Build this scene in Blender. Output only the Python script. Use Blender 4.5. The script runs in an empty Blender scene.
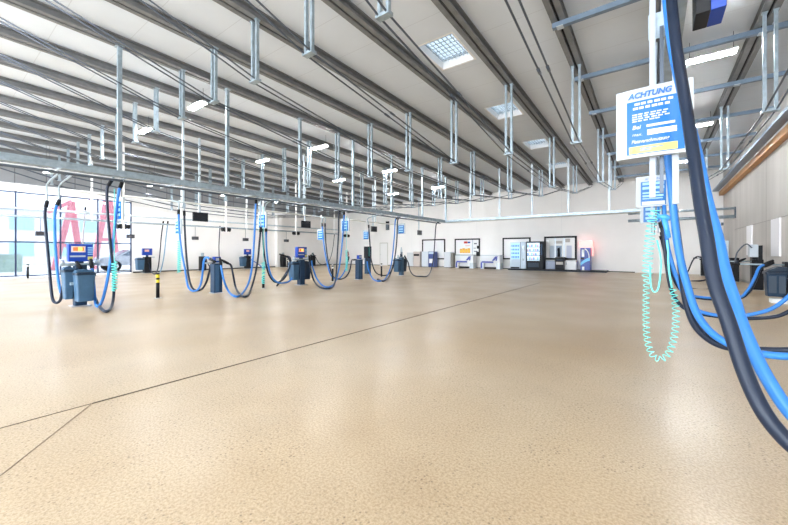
import bpy, math, random
from mathutils import Vector
random.seed(7)
SC = bpy.context.scene
COL = SC.collection
PI = math.pi
# ------------------------------------------------------------------ survey
# camera stands at the origin, eye height 1.25 m; +Y runs down the hall, +X towards the concrete wall
EYE = 1.25
F, CX, HY = 350.0, 394.0, 251.8
TH = math.atan(257.5 / 350.0)
CT, ST = math.cos(TH), math.sin(TH)
def ray(u, v):
    return ((u-CX)*CT - F*ST, (u-CX)*ST + F*CT, HY-v)
def at(u, v, X=None, Y=None, Z=None):
    """world point on a real plane of the hall (X, Y or height Z)"""
    r = ray(u, v)
    if X is not None: t = X / r[0]
    elif Y is not None: t = Y / r[1]
    else: t = (Z-EYE) / r[2]
    return Vector((r[0]*t, r[1]*t, EYE + r[2]*t))
def roof_z(y):            # underside of the roof trusses
    return 5.95 - 0.018*y
CEIL_UP = 0.19

# ------------------------------------------------------------------ materials
MATS = {}
def mat(name, col, rough=0.5, metal=0.0, noise=0.0, nscale=20.0, emit=None, es=1.0, bump=0.0, spec=0.5):
    if name in MATS: return MATS[name]
    m = bpy.data.materials.new(name); m.use_nodes = True
    nt = m.node_tree; b = nt.nodes['Principled BSDF']
    b.inputs['Base Color'].default_value = (*col, 1)
    b.inputs['Roughness'].default_value = rough
    b.inputs['Metallic'].default_value = metal
    b.inputs['Specular IOR Level'].default_value = spec
    if noise > 0 or bump > 0:
        tc = nt.nodes.new('ShaderNodeTexCoord')
        n = nt.nodes.new('ShaderNodeTexNoise'); n.inputs['Scale'].default_value = nscale; n.inputs['Detail'].default_value = 5
        nt.links.new(tc.outputs['Object'], n.inputs['Vector'])
        if noise > 0:
            r = nt.nodes.new('ShaderNodeValToRGB')
            r.color_ramp.elements[0].position = .3; r.color_ramp.elements[1].position = .7
            r.color_ramp.elements[0].color = (*[c*(1-noise) for c in col], 1)
            r.color_ramp.elements[1].color = (*[min(1, c*(1+noise)) for c in col], 1)
            nt.links.new(n.outputs['Fac'], r.inputs['Fac']); nt.links.new(r.outputs['Color'], b.inputs['Base Color'])
        if bump > 0:
            bp = nt.nodes.new('ShaderNodeBump'); bp.inputs['Strength'].default_value = bump
            nt.links.new(n.outputs['Fac'], bp.inputs['Height']); nt.links.new(bp.outputs['Normal'], b.inputs['Normal'])
    if emit:
        b.inputs['Emission Color'].default_value = (*emit, 1); b.inputs['Emission Strength'].default_value = es
    MATS[name] = m
    return m
galv   = mat('galvanised_steel', (.36,.44,.50), .38, .55, .18, 9)
galvl  = mat('pale_galvanised', (.55,.62,.68), .4, .4, .12, 9)
beamm  = mat('channel_steel', (.21,.215,.22), .5, .3, .12, 5, spec=.3)
gapm   = mat('channel_gap', (.012,.012,.014), .8)
rodm   = mat('tie_rod_steel', (.10,.12,.15), .4, .6)
tubem  = mat('blue_grey_steel', (.20,.27,.36), .4, .5, .1, 8)
cream  = mat('cream_pipe', (.62,.62,.58), .4)
whitep = mat('white_paint', (.88,.88,.88), .35)
wallw  = mat('white_wall_paint', (.90,.885,.87), .7, 0, .02, 1.2)
blackm = mat('black_steel', (.010,.011,.014), .45, spec=.2)
navy   = mat('navy_steel', (.018,.045,.09), .4, .1, .1, 12, spec=.3)
slate  = mat('slate_blue_plastic', (.05,.115,.20), .38, 0, .1, 8, spec=.35)
dslate = mat('dark_slate_plastic', (.015,.03,.055), .4, spec=.3)
bluem  = mat('blue_panel', (.008,.05,.34), .35, spec=.3)
cyanb  = mat('light_blue_panel', (.05,.30,.80), .35)
hoseb  = mat('blue_hose', (.035,.205,.62), .38, spec=.35)
hosek  = mat('black_hose', (.012,.020,.040), .36, spec=.3)
turq   = mat('turquoise_hose', (.15,.78,.74), .3)
yellow = mat('yellow_paint', (.85,.68,.03), .4)
yellp  = mat('pale_yellow', (.60,.56,.14), .4)
redm   = mat('red_paint', (.6,.03,.03), .35)
ledm   = mat('red_display', (.6,.05,.02), .4, emit=(1,.12,.03), es=.8)
ambm   = mat('amber_digits', (.9,.5,.05), .4, emit=(1,.55,.1), es=1.2)
wood   = mat('laminated_wood', (.50,.24,.07), .5, 0, .15, 3)
steel  = mat('stainless', (.62,.64,.66), .28, .8, .08, 6)
lamp_em= mat('lamp_tube', (1,1,1), .4, emit=(.95,.98,1), es=105)
mwin   = mat('window_frame_blue', (.04,.06,.13), .4, .3)
grout  = mat('joint_filler', (.10,.075,.05), .8)
thinj  = mat('thin_joint', (.30,.24,.17), .8)

def floor_mat():
    m = bpy.data.materials.new('exposed_aggregate_floor'); m.use_nodes = True
    nt = m.node_tree; N = nt.nodes; L = nt.links; b = N['Principled BSDF']
    tc = N.new('ShaderNodeTexCoord')
    def noise(s, d=4, det=.5):
        n = N.new('ShaderNodeTexNoise'); n.inputs['Scale'].default_value = s; n.inputs['Detail'].default_value = d
        n.inputs['Roughness'].default_value = det
        L.new(tc.outputs['Object'], n.inputs['Vector']); return n
    def ramp(src, p0, c0, p1, c1):
        r = N.new('ShaderNodeValToRGB'); e = r.color_ramp.elements
        e[0].position, e[1].position = p0, p1; e[0].color = (*c0,1); e[1].color = (*c1,1)
        L.new(src, r.inputs['Fac']); return r
    def mix(a, bb, fac, mode='MIX'):
        x = N.new('ShaderNodeMix'); x.data_type = 'RGBA'; x.blend_type = mode
        if isinstance(fac, float): x.inputs[0].default_value = fac
        else: L.new(fac, x.inputs[0])
        for i, s in ((6, a), (7, bb)):
            if isinstance(s, tuple): x.inputs[i].default_value = (*s, 1)
            else: L.new(s, x.inputs[i])
        return x.outputs[2]
    big = ramp(noise(.35, 3).outputs['Fac'], .35, (.56,.425,.27), .68, (.64,.525,.38))
    med = ramp(noise(2.2, 5).outputs['Fac'], .3, (.9,.88,.86), .7, (1,1,1))
    c = mix(big.outputs['Color'], med.outputs['Color'], 1.0, 'MULTIPLY')
    fine = ramp(noise(70, 5, .7).outputs['Fac'], .38, (.62,.55,.46), .58, (1,1,1))
    c = mix(c, fine.outputs['Color'], .75, 'MULTIPLY')
    v = N.new('ShaderNodeTexVoronoi'); v.inputs['Scale'].default_value = 34; L.new(tc.outputs['Object'], v.inputs['Vector'])
    vr = ramp(v.outputs['Distance'], .12, (0.9,0.9,0.9), .26, (0,0,0))
    sel = ramp(noise(3, 5).outputs['Fac'], .38, (0,0,0), .62, (.9,.9,.9))
    mm = N.new('ShaderNodeMath'); mm.operation = 'MULTIPLY'
    L.new(vr.outputs['Color'], mm.inputs[0]); L.new(sel.outputs['Color'], mm.inputs[1])
    c = mix(c, (.16,.11,.07), mm.outputs[0])
    v2 = N.new('ShaderNodeTexVoronoi'); v2.inputs['Scale'].default_value = 75; L.new(tc.outputs['Object'], v2.inputs['Vector'])
    vr2 = ramp(v2.outputs['Distance'], .12, (.45,.45,.45), .25, (0,0,0))
    c = mix(c, (.30,.22,.15), vr2.outputs['Color'])
    L.new(c, b.inputs['Base Color'])
    rr = ramp(noise(1.1, 4).outputs['Fac'], .3, (.30,.30,.30), .7, (.46,.46,.46))
    L.new(rr.outputs['Color'], b.inputs['Roughness'])
    b.inputs['Coat Weight'].default_value = .10; b.inputs['Coat Roughness'].default_value = .22; b.inputs['Specular IOR Level'].default_value = .4
    bp = N.new('ShaderNodeBump'); bp.inputs['Strength'].default_value = .06; bp.inputs['Distance'].default_value = .02
    L.new(noise(45, 4).outputs['Fac'], bp.inputs['Height']); L.new(bp.outputs['Normal'], b.inputs['Normal'])
    return m
def joint_mat(name, col, axis, spacing, width, dark, noise=.03, nscale=1.5, rough=.6, streak=False):
    """sheet material with thin joints every `spacing` metres along an axis"""
    m = bpy.data.materials.new(name); m.use_nodes = True
    nt = m.node_tree; N = nt.nodes; L = nt.links; b = N['Principled BSDF']; b.inputs['Roughness'].default_value = rough
    tc = N.new('ShaderNodeTexCoord'); sep = N.new('ShaderNodeSeparateXYZ'); L.new(tc.outputs['Object'], sep.inputs[0])
    a = N.new('ShaderNodeMath'); a.operation = 'MODULO'; 
    ad = N.new('ShaderNodeMath'); ad.operation = 'ADD'; ad.inputs[1].default_value = 1000*spacing
    L.new(sep.outputs[axis], ad.inputs[0]); L.new(ad.outputs[0], a.inputs[0]); a.inputs[1].default_value = spacing
    lt = N.new('ShaderNodeMath'); lt.operation = 'LESS_THAN'; lt.inputs[1].default_value = width; L.new(a.outputs[0], lt.inputs[0])
    n = N.new('ShaderNodeTexNoise'); n.inputs['Scale'].default_value = nscale; n.inputs['Detail'].default_value = 6
    if streak:
        mp = N.new('ShaderNodeMapping'); mp.inputs['Scale'].default_value = (1, 1, .12)
        L.new(tc.outputs['Object'], mp.inputs[0]); L.new(mp.outputs[0], n.inputs['Vector'])
    else: L.new(tc.outputs['Object'], n.inputs['Vector'])
    r = N.new('ShaderNodeValToRGB'); r.color_ramp.elements[0].position = .3; r.color_ramp.elements[1].position = .7
    r.color_ramp.elements[0].color = (*[c*(1-noise) for c in col], 1); r.color_ramp.elements[1].color = (*[min(1,c*(1+noise)) for c in col], 1)
    L.new(n.outputs['Fac'], r.inputs['Fac'])
    x = N.new('ShaderNodeMix'); x.data_type = 'RGBA'; L.new(lt.outputs[0], x.inputs[0]); L.new(r.outputs['Color'], x.inputs[6])
    x.inputs[7].default_value = (*dark, 1); L.new(x.outputs[2], b.inputs['Base Color'])
    return m
def glass_mat(name, tint=(1,1,1), refl=.08):
    m = bpy.data.materials.new(name); m.use_nodes = True
    nt = m.node_tree; N = nt.nodes; L = nt.links; N.remove(N['Principled BSDF'])
    t = N.new('ShaderNodeBsdfTransparent'); t.inputs[0].default_value = (*tint,1)
    g = N.new('ShaderNodeBsdfGlossy'); g.inputs['Roughness'].default_value = .03
    lw = N.new('ShaderNodeLayerWeight'); lw.inputs[0].default_value = .5
    pw = N.new('ShaderNodeMath'); pw.operation = 'POWER'; pw.inputs[1].default_value = 5; L.new(lw.outputs['Facing'], pw.inputs[0])
    fr = N.new('ShaderNodeMath'); fr.operation = 'MULTIPLY_ADD'; fr.inputs[1].default_value = .7; fr.inputs[2].default_value = .03; L.new(pw.outputs[0], fr.inputs[0])
    mx = N.new('ShaderNodeMixShader'); L.new(fr.outputs[0], mx.inputs[0])
    L.new(t.outputs[0], mx.inputs[1]); L.new(g.outputs[0], mx.inputs[2]); L.new(mx.outputs[0], N['Material Output'].inputs[0])
    return m
M_floor = floor_mat()
M_ceil  = joint_mat('roof_sandwich_panel', (.66,.71,.77), 1, 1.1, .014, (.55,.59,.64), .02)
M_conc  = joint_mat('precast_concrete', (.57,.545,.52), 1, 4.3, .035, (.20,.19,.18), .10, 1.6, .75, True)
M_back  = joint_mat('back_wall_paint', (.90,.885,.87), 0, 6.0, .02, (.8,.8,.8), .02, 1.0)
M_clad  = joint_mat('grey_cladding', (.26,.27,.285), 1, 1.1, .03, (.12,.12,.13), .12, 1.4, .5)
M_glass = glass_mat('clear_glass', (.97,.99,1))
M_solar = glass_mat('solar_glass', (.46,.48,.51))
M_roofg = glass_mat('tinted_roof_glass', (.30,.33,.35))

# ------------------------------------------------------------------ mesh building
class MB:
    def __init__(s): s.v = []; s.f = []; s.mi = []; s.sm = []
    def add(s, vs, fs, mi=0, smooth=False):
        o = len(s.v); s.v += [Vector(p) for p in vs]
        for f in fs: s.f.append([i+o for i in f]); s.mi.append(mi); s.sm.append(smooth)
        return s
    def box(s, x0, x1, y0, y1, z0, z1, mi=0, taper=0):
        x0,x1=min(x0,x1),max(x0,x1); y0,y1=min(y0,y1),max(y0,y1); z0,z1=min(z0,z1),max(z0,z1); t=taper
        return s.add([(x0+t,y0+t,z0),(x1-t,y0+t,z0),(x1-t,y1-t,z0),(x0+t,y1-t,z0),(x0,y0,z1),(x1,y0,z1),(x1,y1,z1),(x0,y1,z1)],
                     [(0,3,2,1),(4,5,6,7),(0,1,5,4),(1,2,6,5),(2,3,7,6),(3,0,4,7)], mi)
    def rbox(s, x0, x1, y0, y1, z0, z1, r=.03, mi=0, taper=0.0, seg=3):
        """box with rounded upright corners, bottom drawn in by taper"""
        ring = []
        for cx, cy, a0 in ((x1-r,y1-r,0),(x0+r,y1-r,PI/2),(x0+r,y0+r,PI),(x1-r,y0+r,1.5*PI)):
            for k in range(seg+1):
                a = a0 + PI/2*k/seg; ring.append((cx+r*math.cos(a), cy+r*math.sin(a)))
        n = len(ring); mx=(x0+x1)/2; my=(y0+y1)/2; kx = 1-2*taper/(x1-x0); ky = 1-2*taper/(y1-y0)
        e = min(r*.35, (z1-z0)*.2)
        lev = [(z0, kx*.97, ky*.97),(z0+e,kx,ky),(z1-e,1,1),(z1,.97,.97)]
        vs = [(mx+(p[0]-mx)*a, my+(p[1]-my)*b, z) for z,a,b in lev for p in ring]
        fs = [(j*n+i, j*n+(i+1)%n, (j+1)*n+(i+1)%n, (j+1)*n+i) for j in range(3) for i in range(n)]
        fs += [tuple(range(n-1,-1,-1)), tuple(range(3*n,4*n))]
        return s.add(vs, fs, mi)
    def tube(s, pts, r, n=8, mi=0, caps=True, smooth=True):
        pts = [Vector(p) for p in pts]; m = len(pts); vs = []; up = None
        for i, p in enumerate(pts):
            t = (pts[min(i+1,m-1)] - pts[max(i-1,0)]).normalized()
            if up is None:
                up = Vector((0,0,1)) if abs(t.z) < .9 else Vector((1,0,0))
            a = t.cross(up)
            if a.length < 1e-6: a = t.cross(Vector((0,1,0)))
            a.normalize(); b = a.cross(t).normalized(); up = b
            rr = r[i] if isinstance(r, (list, tuple)) else r
            for k in range(n):
                q = 2*PI*(k+.5)/n; vs.append(p + a*rr*math.cos(q) + b*rr*math.sin(q))
        fs = [(i*n+k, i*n+(k+1)%n, (i+1)*n+(k+1)%n, (i+1)*n+k) for i in range(m-1) for k in range(n)]
        s.add(vs, fs, mi, smooth)
        if caps: 
            o = len(s.v)-len(vs)
            s.f.append([o+k for k in range(n-1,-1,-1)]); s.mi.append(mi); s.sm.append(False)
            s.f.append([o+(m-1)*n+k for k in range(n)]); s.mi.append(mi); s.sm.append(False)
        return s
    def bar(s, p, q, w, h=None, mi=0):
        """rectangular bar between two points; w wide, h deep"""
        p, q = Vector(p), Vector(q); t = (q-p).normalized(); up = Vector((0,0,1)) if abs(t.z) < .95 else Vector((0,1,0))
        a = t.cross(up).normalized()*w/2; b = a.cross(t).normalized()*(h or w)/2
        vs = [c+sa*a+sb*b for c in (p,q) for sa,sb in ((-1,-1),(1,-1),(1,1),(-1,1))]
        return s.add(vs, [(0,1,2,3),(7,6,5,4),(0,4,5,1),(1,5,6,2),(2,6,7,3),(3,7,4,0)], mi)
    def prism(s, poly, axis, a0, a1, mi=0):
        """poly of 2-D points extruded along axis 'x','y' or 'z'"""
        def P(u, v, a): return {'x':(a,u,v),'y':(u,a,v),'z':(u,v,a)}[axis]
        n = len(poly); vs = [P(u,v,a0) for u,v in poly]+[P(u,v,a1) for u,v in poly]
        fs = [tuple(range(n)), tuple(range(2*n-1,n-1,-1))] + [(i,i+n,(i+1)%n+n,(i+1)%n) for i in range(n)]
        return s.add(vs, fs, mi)
    def build(s, name, mats, parent=None, bevel=0):
        if not isinstance(mats, (list,tuple)): mats = [mats]
        lo = [min(v[i] for v in s.v) for i in range(3)]; hi = [max(v[i] for v in s.v) for i in range(3)]
        org = Vector(((lo[0]+hi[0])/2, (lo[1]+hi[1])/2, lo[2]))
        me = bpy.data.meshes.new(name); me.from_pydata([v-org for v in s.v], [], s.f)
        for m in mats: me.materials.append(m)
        me.polygons.foreach_set('material_index', s.mi); me.polygons.foreach_set('use_smooth', s.sm)
        import bmesh
        bm = bmesh.new(); bm.from_mesh(me); bmesh.ops.recalc_face_normals(bm, faces=bm.faces); bm.to_mesh(me); bm.free()
        me.update()
        o = bpy.data.objects.new(name, me); COL.objects.link(o)
        base = WL(parent) if parent else Vector((0,0,0))
        o.location = org - base
        if parent: o.parent = parent
        if bevel:
            md = o.modifiers.new('bevel','BEVEL'); md.width = bevel; md.segments = 2; md.limit_method = 'ANGLE'
        return o
def WL(o):
    v = Vector(o.location)
    while o.parent: o = o.parent; v += Vector(o.location)
    return v
def thing(name, loc, label, cat, group=None):
    o = bpy.data.objects.new(name, None); COL.objects.link(o); o.location = loc; o.empty_display_size = .2
    return tag(o, label, cat, group)
def tag(o, label, cat, group=None):
    o['label'] = label; o['category'] = cat
    if group: o['group'] = group
    return o
def struct(o, label=None):
    o['kind'] = 'structure'
    if label: o['label'] = label
    return o
def dup(root, loc, label=None, group=None):
    r = root.copy(); COL.objects.link(r); r.location = loc
    if label: r['label'] = label
    if group: r['group'] = group
    for ch in list(root.children):
        c = ch.copy(); COL.objects.link(c); c.parent = r
        for g in list(ch.children):
            d = g.copy(); COL.objects.link(d); d.parent = c
    return r
def text(s, parent, loc, size, m, shear=0.0, rot=(PI/2,0,0), wide=1.0, name='lettering', align='LEFT', bold=0.0):
    cu = bpy.data.curves.new(name, 'FONT'); cu.body = s; cu.size = size; cu.shear = shear; cu.align_x = align
    cu.extrude = .0015; cu.offset = bold; cu.resolution_u = 3; cu.materials.append(m)
    o = bpy.data.objects.new(name, cu); COL.objects.link(o); o.parent = parent
    o.rotation_euler = rot; o.scale = (wide,1,1); bpy.context.view_layer.update()
    me = bpy.data.meshes.new_from_object(o.evaluated_get(bpy.context.evaluated_depsgraph_get())); me.name = name
    q = bpy.data.objects.new(name, me); COL.objects.link(q); q.parent = parent
    q.location = Vector(loc) - WL(parent); q.rotation_euler = rot; q.scale = (wide,1,1)
    bpy.data.objects.remove(o)
    return q
ORD = ['first','second','third','fourth','fifth','sixth','seventh','eighth','ninth','tenth','eleventh','twelfth','thirteenth','fourteenth','fifteenth','sixteenth','seventeenth']

def smooth_path(pts, sub=6):
    """Catmull-Rom through points"""
    P = [Vector(p) for p in pts]; P = [2*P[0]-P[1]] + P + [2*P[-1]-P[-2]]; out = []
    for i in range(1, len(P)-2):
        a,b,c,d = P[i-1:i+3]
        for k in range(sub):
            t = k/sub
            out.append(.5*((2*b)+(c-a)*t+(2*a-5*b+4*c-d)*t*t+(-a+3*b-3*c+d)*t**3))
    out.append(P[-2]); return out

# ================================================================== ROOM SHELL
XL, XR, YB, YF = -24.8, 3.1, 25.5, -9.0
def slab(name, m, x0,x1,y0,y1,z0,z1, label=None):
    return struct(MB().box(x0,x1,y0,y1,z0,z1).build(name, m), label)
fl = MB().box(XL-.2, XR+.2, YF, YB+.2, -.2, 0).build('floor', M_floor); struct(fl)
# roof: slopes gently down to the back wall
c = MB()
SKY = [(-3.94, 8.05), (-3.94, 10.7), (-3.94, 13.35), (-3.94, 16.0), (-3.94, 18.6)]
def cz(y): return roof_z(y)+CEIL_UP
def cpanel(x0,x1,y0,y1):
    c.add([(x0,y0,cz(y0)),(x1,y0,cz(y0)),(x1,y1,cz(y1)),(x0,y1,cz(y1)),(x0,y0,cz(y0)+.12),(x1,y0,cz(y0)+.12),(x1,y1,cz(y1)+.12),(x0,y1,cz(y1)+.12)],
          [(0,3,2,1),(4,5,6,7),(0,1,5,4),(1,2,6,5),(2,3,7,6),(3,0,4,7)])
sx0, sx1 = -4.42, -3.47
cpanel(XL-.2, sx0, YF, YB+.2); cpanel(sx1, XR+.2, YF, YB+.2)
# skylight openings measured on the roof plane
sk = []
for (ua,va),(ub,vb) in (((415,38),(470,66)), ((0,0),(0,0))): pass
ys = YF
SKYY = [(6.85,8.15),(10.95,12.2),(15.05,16.35),(19.25,20.5)]
for a,b in SKYY:
    cpanel(sx0, sx1, ys, a); ys = b
cpanel(sx0, sx1, ys, YB+.2)
ce = c.build('ceiling', M_ceil); struct(ce)
# back wall, right wall, left wall
slab('wall_back', M_back, XL-.2, XR+.2, YB, YB+.25, 0, 6.0)
w = MB()
wins = [(18.55,19.8,4.43,4.92),(17.0,18.3,4.43,4.92)]
w.box(XR, XR+.25, YF, 17.0, 0, 6.3); w.box(XR, XR+.25, 18.3, 18.55, 0, 6.3); w.box(XR, XR+.25, 19.8, YB, 0, 6.3)
for a,b,z0,z1 in wins: w.box(XR, XR+.25, a, b, 0, z0); w.box(XR, XR+.25, a, b, z1, 6.3)
struct(w.build('wall_right', M_conc))
for i,(a,b,z0,z1) in enumerate(wins):
    f = MB()
    for bx in ((a,a+.05,z0,z1),(b-.05,b,z0,z1),(a,b,z0,z0+.05),(a,b,z1-.05,z1)): f.box(XR+.08,XR+.14,bx[0],bx[1],bx[2],bx[3])
    o = struct(f.build(f'window_{i+2}', tubem)); MB().box(XR+.10,XR+.11,a+.05,b-.05,z0+.05,z1-.05).build('pane', M_glass, o)
# left wall: white painted part, window opening from YF to 7.5
WY = 7.5
w = MB(); w.box(XL-.25, XL, WY, YB, 0, 4.25)
for a in (17.3,): w.box(XL, XL+.3, a, a+.5, 0, 4.25)
struct(w.build('wall_left', wallw))
struct(MB().box(XL-.25, XL-.02, YF, YB, 4.42, 6.6).build('wall_left_upper', M_clad), 'grey sheet cladding above the window header')
struct(MB().box(XL-.25, XL+.10, YF, YB, 4.2, 4.43).build('trim_1', whitep), 'white header beam along the left wall')
struct(MB().box(XL, XL+.03, WY+.05, YB, 0, .07).build('baseboard_left', blackm))
struct(MB().box(XL+.1, -.8, YB-.025, YB, 0, .05).build('baseboard_back', blackm))
# glazed front
win = MB(); my = [7.47, 5.93, 4.40, 2.80, 1.25, -.3, -1.85, -3.4, -4.95, -6.5, -8.0, YF]
for y in my: win.box(XL-.10, XL-.02, y-.03, y+.03, .06, 4.2)
for z in (.03, 1.70, 4.12): win.box(XL-.10, XL-.015, YF, WY, z, z+.06)
o = struct(win.build('window_1', mwin), 'tall glazed front in dark blue frames')
MB().box(XL-.065, XL-.055, YF, WY, .08, 4.13).build('pane', M_solar, o)
# door and vent in back wall
dx0, dx1 = at(380.5,260,Y=YB).x, at(387.5,260,Y=YB).x
o = struct(MB().box(dx0,dx1,YB-.03,YB+.01,0,2.02).build('door_1', whitep), 'white door in the back wall')
MB().box(dx0+.02,dx0+.10,YB-.07,YB-.03,.98,1.02).build('door_handle', steel, o)
f = MB(); f.box(dx0-.06,dx0,YB-.05,YB,0,2.08); f.box(dx1,dx1+.06,YB-.05,YB,0,2.08); f.box(dx0-.06,dx1+.06,YB-.05,YB,2.02,2.1)
f.build('door_frame', cream, o)
a, b = at(386,221.5,Y=YB-.02), at(389.2,230,Y=YB-.02)
v = MB().box(a.x,b.x,YB-.06,YB,b.z,a.z,1)
for k in range(5): v.box(a.x+.03,b.x-.03,YB-.08,YB-.05,b.z+.05+k*.11,b.z+.10+k*.11,0)
tag(v.build('wall_vent',[galv,blackm]),'small dark louvred vent high on the back wall above the door','vent')
# floor joints
def portal(loc, rot, sx, sy):
    l = bpy.data.lights.new('daylight_portal','AREA'); l.shape='RECTANGLE'; l.size=sx; l.size_y=sy; l.cycles.is_portal=True
    o = bpy.data.objects.new('daylight_portal', l); COL.objects.link(o); o.location=loc; o.rotation_euler=rot
portal(((XL+XR)/2, YF+.01, 3.0), (PI/2,0,0), XR-XL, 6.2)
portal((XL-.3,(YF+WY)/2,2.1),(0,-PI/2,0), 4.2, WY-YF)
for a_,b_ in SKYY: portal(((sx0+sx1)/2,(a_+b_)/2,cz(a_)+.4),(0,0,0),1.2,b_-a_)
def strip(name, p, q, w, m, lab):
    p, q = Vector(p), Vector(q); d = (q-p).normalized(); n = Vector((-d.y,d.x,0))*w/2
    mb = MB(); mb.add([p-n,p+n,q+n,q-n,p-n+Vector((0,0,.003)),p+n+Vector((0,0,.003)),q+n+Vector((0,0,.003)),q-n+Vector((0,0,.003))],
       [(0,3,2,1),(4,5,6,7),(0,1,5,4),(1,2,6,5),(2,3,7,6),(3,0,4,7)])
    return struct(mb.build(name, m), lab)
A, J, B_ = at(0,428.5,Z=0), at(92,403.6,Z=0), at(540,282.8,Z=0)
d = (B_-A).normalized()
strip('trim_2', A-d*6, J, .008, grout, 'dark expansion joint in the floor'); strip('trim_3', J, B_, .022, grout, 'dark expansion joint in the floor')
C_ = at(0,476,Z=0); d2 = (C_-J).normalized(); strip('trim_4', J, C_+d2*1.5, .005, thinj, 'hairline joint branching off the floor joint')
# laminated wood beam and steel shelf on top of the concrete wall
wz0 = lambda y: 5.17 - .017*(y-12.6) ; 
def sloped(x0,x1,y0,y1,dz0,dz1,fz): 
    return MB().add([(x0,y0,fz(y0)+dz0),(x1,y0,fz(y0)+dz0),(x1,y1,fz(y1)+dz0),(x0,y1,fz(y1)+dz0),(x0,y0,fz(y0)+dz1),(x1,y0,fz(y0)+dz1),(x1,y1,fz(y1)+dz1),(x0,y1,fz(y1)+dz1)],
          [(0,3,2,1),(4,5,6,7),(0,1,5,4),(1,2,6,5),(2,3,7,6),(3,0,4,7)])
fz = lambda y: 4.50 - .017*(y-12.6)
tag(sloped(2.92,3.1,YF,YB,-.02,.18,fz).build('wall_plate', wood),'orange laminated wood beam running along the top of the concrete wall','wooden beam')
tag(sloped(2.66,2.90,YF,YB,.22,.30,fz).build('cable_tray', tubem),'pale steel tray running beside the orange wood beam','cable tray')

# ================================================================== SKYLIGHTS
sn = ['largest and nearest','second','third','smallest and farthest']
for i,(a,b) in enumerate(SKYY):
    za, zb = cz(a), cz(b)
    t = thing('skylight', (sx0/2+sx1/2,(a+b)/2,cz((a+b)/2)), f'rectangular skylight with white frame, {["nearest and largest","second nearest","third nearest","farthest and smallest"][i]} in the ceiling row', 'skylight','skylights in one roof bay')
    f = MB()
    T = .10
    for (x0,x1,y0,y1) in ((sx0,sx0+.05,a,b),(sx1-.05,sx1,a,b),(sx0,sx1,a,a+.05),(sx0,sx1,b-.05,b)):
        f.add([(x,y,cz(y)+dz) for dz in (0,.28) for x,y in ((x0,y0),(x1,y0),(x1,y1),(x0,y1))],
              [(0,3,2,1),(4,5,6,7),(0,1,5,4),(1,2,6,5),(2,3,7,6),(3,0,4,7)])
    f.build('curb', whitep, t)
    p = MB(); p.box(sx0+.05, sx1-.05, a+.05, b-.05, zb+.20, zb+.21); p.build('pane', M_roofg, t)
    g = MB()
    for k in range(1,9): x = sx0+(sx1-sx0)*k/9; g.box(x-.009,x+.009,a+.05,b-.05,zb+.165,zb+.175)
    for k in range(1,9): y = a+(b-a)*k/9; g.box(sx0+.05,sx1-.05,y-.009,y+.009,zb+.175,zb+.185)
    g.build('safety_mesh', galvl, t)

# ================================================================== ROOF TRUSSES
def z(y): return roof_z(y)
STR = [(-1.2, 4.72),(4.0, 4.69), (9.5, 3.93), (14.6, 3.80), (19.7, 4.25)]
def make_truss():
    t = thing('roof_truss', (0,0,roof_z(0)), '', 'roof truss', 'underslung roof trusses')
    H = .18
    for sgn in (-1, 1):
        prof = [(.025,0),(.13,0),(.13,.025),(.045,.025),(.045,H-.025),(.13,H-.025),(.13,H),(.025,H)]
        m = MB(); n = len(prof); y0, y1 = YF, YB
        vs = [(sgn*x, y, roof_z(y)+zz) for y in (y0,y1) for x,zz in prof]
        quads = [(0,1,2,3),(0,3,4,7),(4,5,6,7)]
        fs = [q for q in quads] + [tuple(i+n for i in reversed(q)) for q in quads] + [(i,(i+1)%n,(i+1)%n+n,i+n) for i in range(n)]
        m.add(vs, fs); m.build('channel', beamm, t)
    g = MB(); g.add([(x,y,roof_z(y)+zz) for y in (YF,YB) for x,zz in ((-.024,.05),(.024,.05),(.024,H-.01),(-.024,H-.01))],
        [(0,1,2,3),(7,6,5,4),(0,4,5,1),(1,5,6,2),(2,6,7,3),(3,7,4,0)]); g.build('gap_shade', gapm, t)  # near-black strip between the channels stands in for the shade in the gap
    for y, zb in STR:
        if y < 0: continue
        s = MB()
        for x in (-.075,.075):
            s.box(x-.025,x+.025,y-.03,y+.03,zb,roof_z(y)); s.box(x-.04,x+.04,y-.05,y+.05,roof_z(y)-.02,roof_z(y)+.012)
        st = s.build('strut', galv, t)
        s = MB(); s.box(-.12,.12,y-.06,y+.06,zb-.045,zb+.005); s.build('foot_plate', galv, st)
    nodes = [(-.7, roof_z(-.7)+.02)] + [(y, zb-.025) for y,zb in STR if y>0] + [(25.35, roof_z(25.35)-.1)]
    for x in (-.075,.075):
        m = MB()
        m.tube([(x,y,zz) for y,zz in nodes], .016, 6)
        for (ya,za),(yb,zb) in zip(nodes,nodes[1:]):
            if ya < 0: continue
            k = .42; p = Vector((x,ya+(yb-ya)*k,za+(zb-za)*k)); dd = Vector((0,yb-ya,zb-za)).normalized()
            m.tube([p-dd*.08,p+dd*.08], .026, 6)
        m.build('tie_rod', rodm, t)
    return t
BX = [1.80 - 1.64*k for k in range(17)]
nm = ['nearest the concrete right wall'] + [f'{o_} from the concrete right wall' for o_ in ORD[1:]]
T0 = make_truss()
for k, x in enumerate(BX):
    lab = f'galvanised steel roof truss with struts and tie rods, {nm[k]}'
    if k == 0: T0.location.x = x; T0['label'] = lab
    else: dup(T0, (x,0,T0.location.z), lab)

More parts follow.
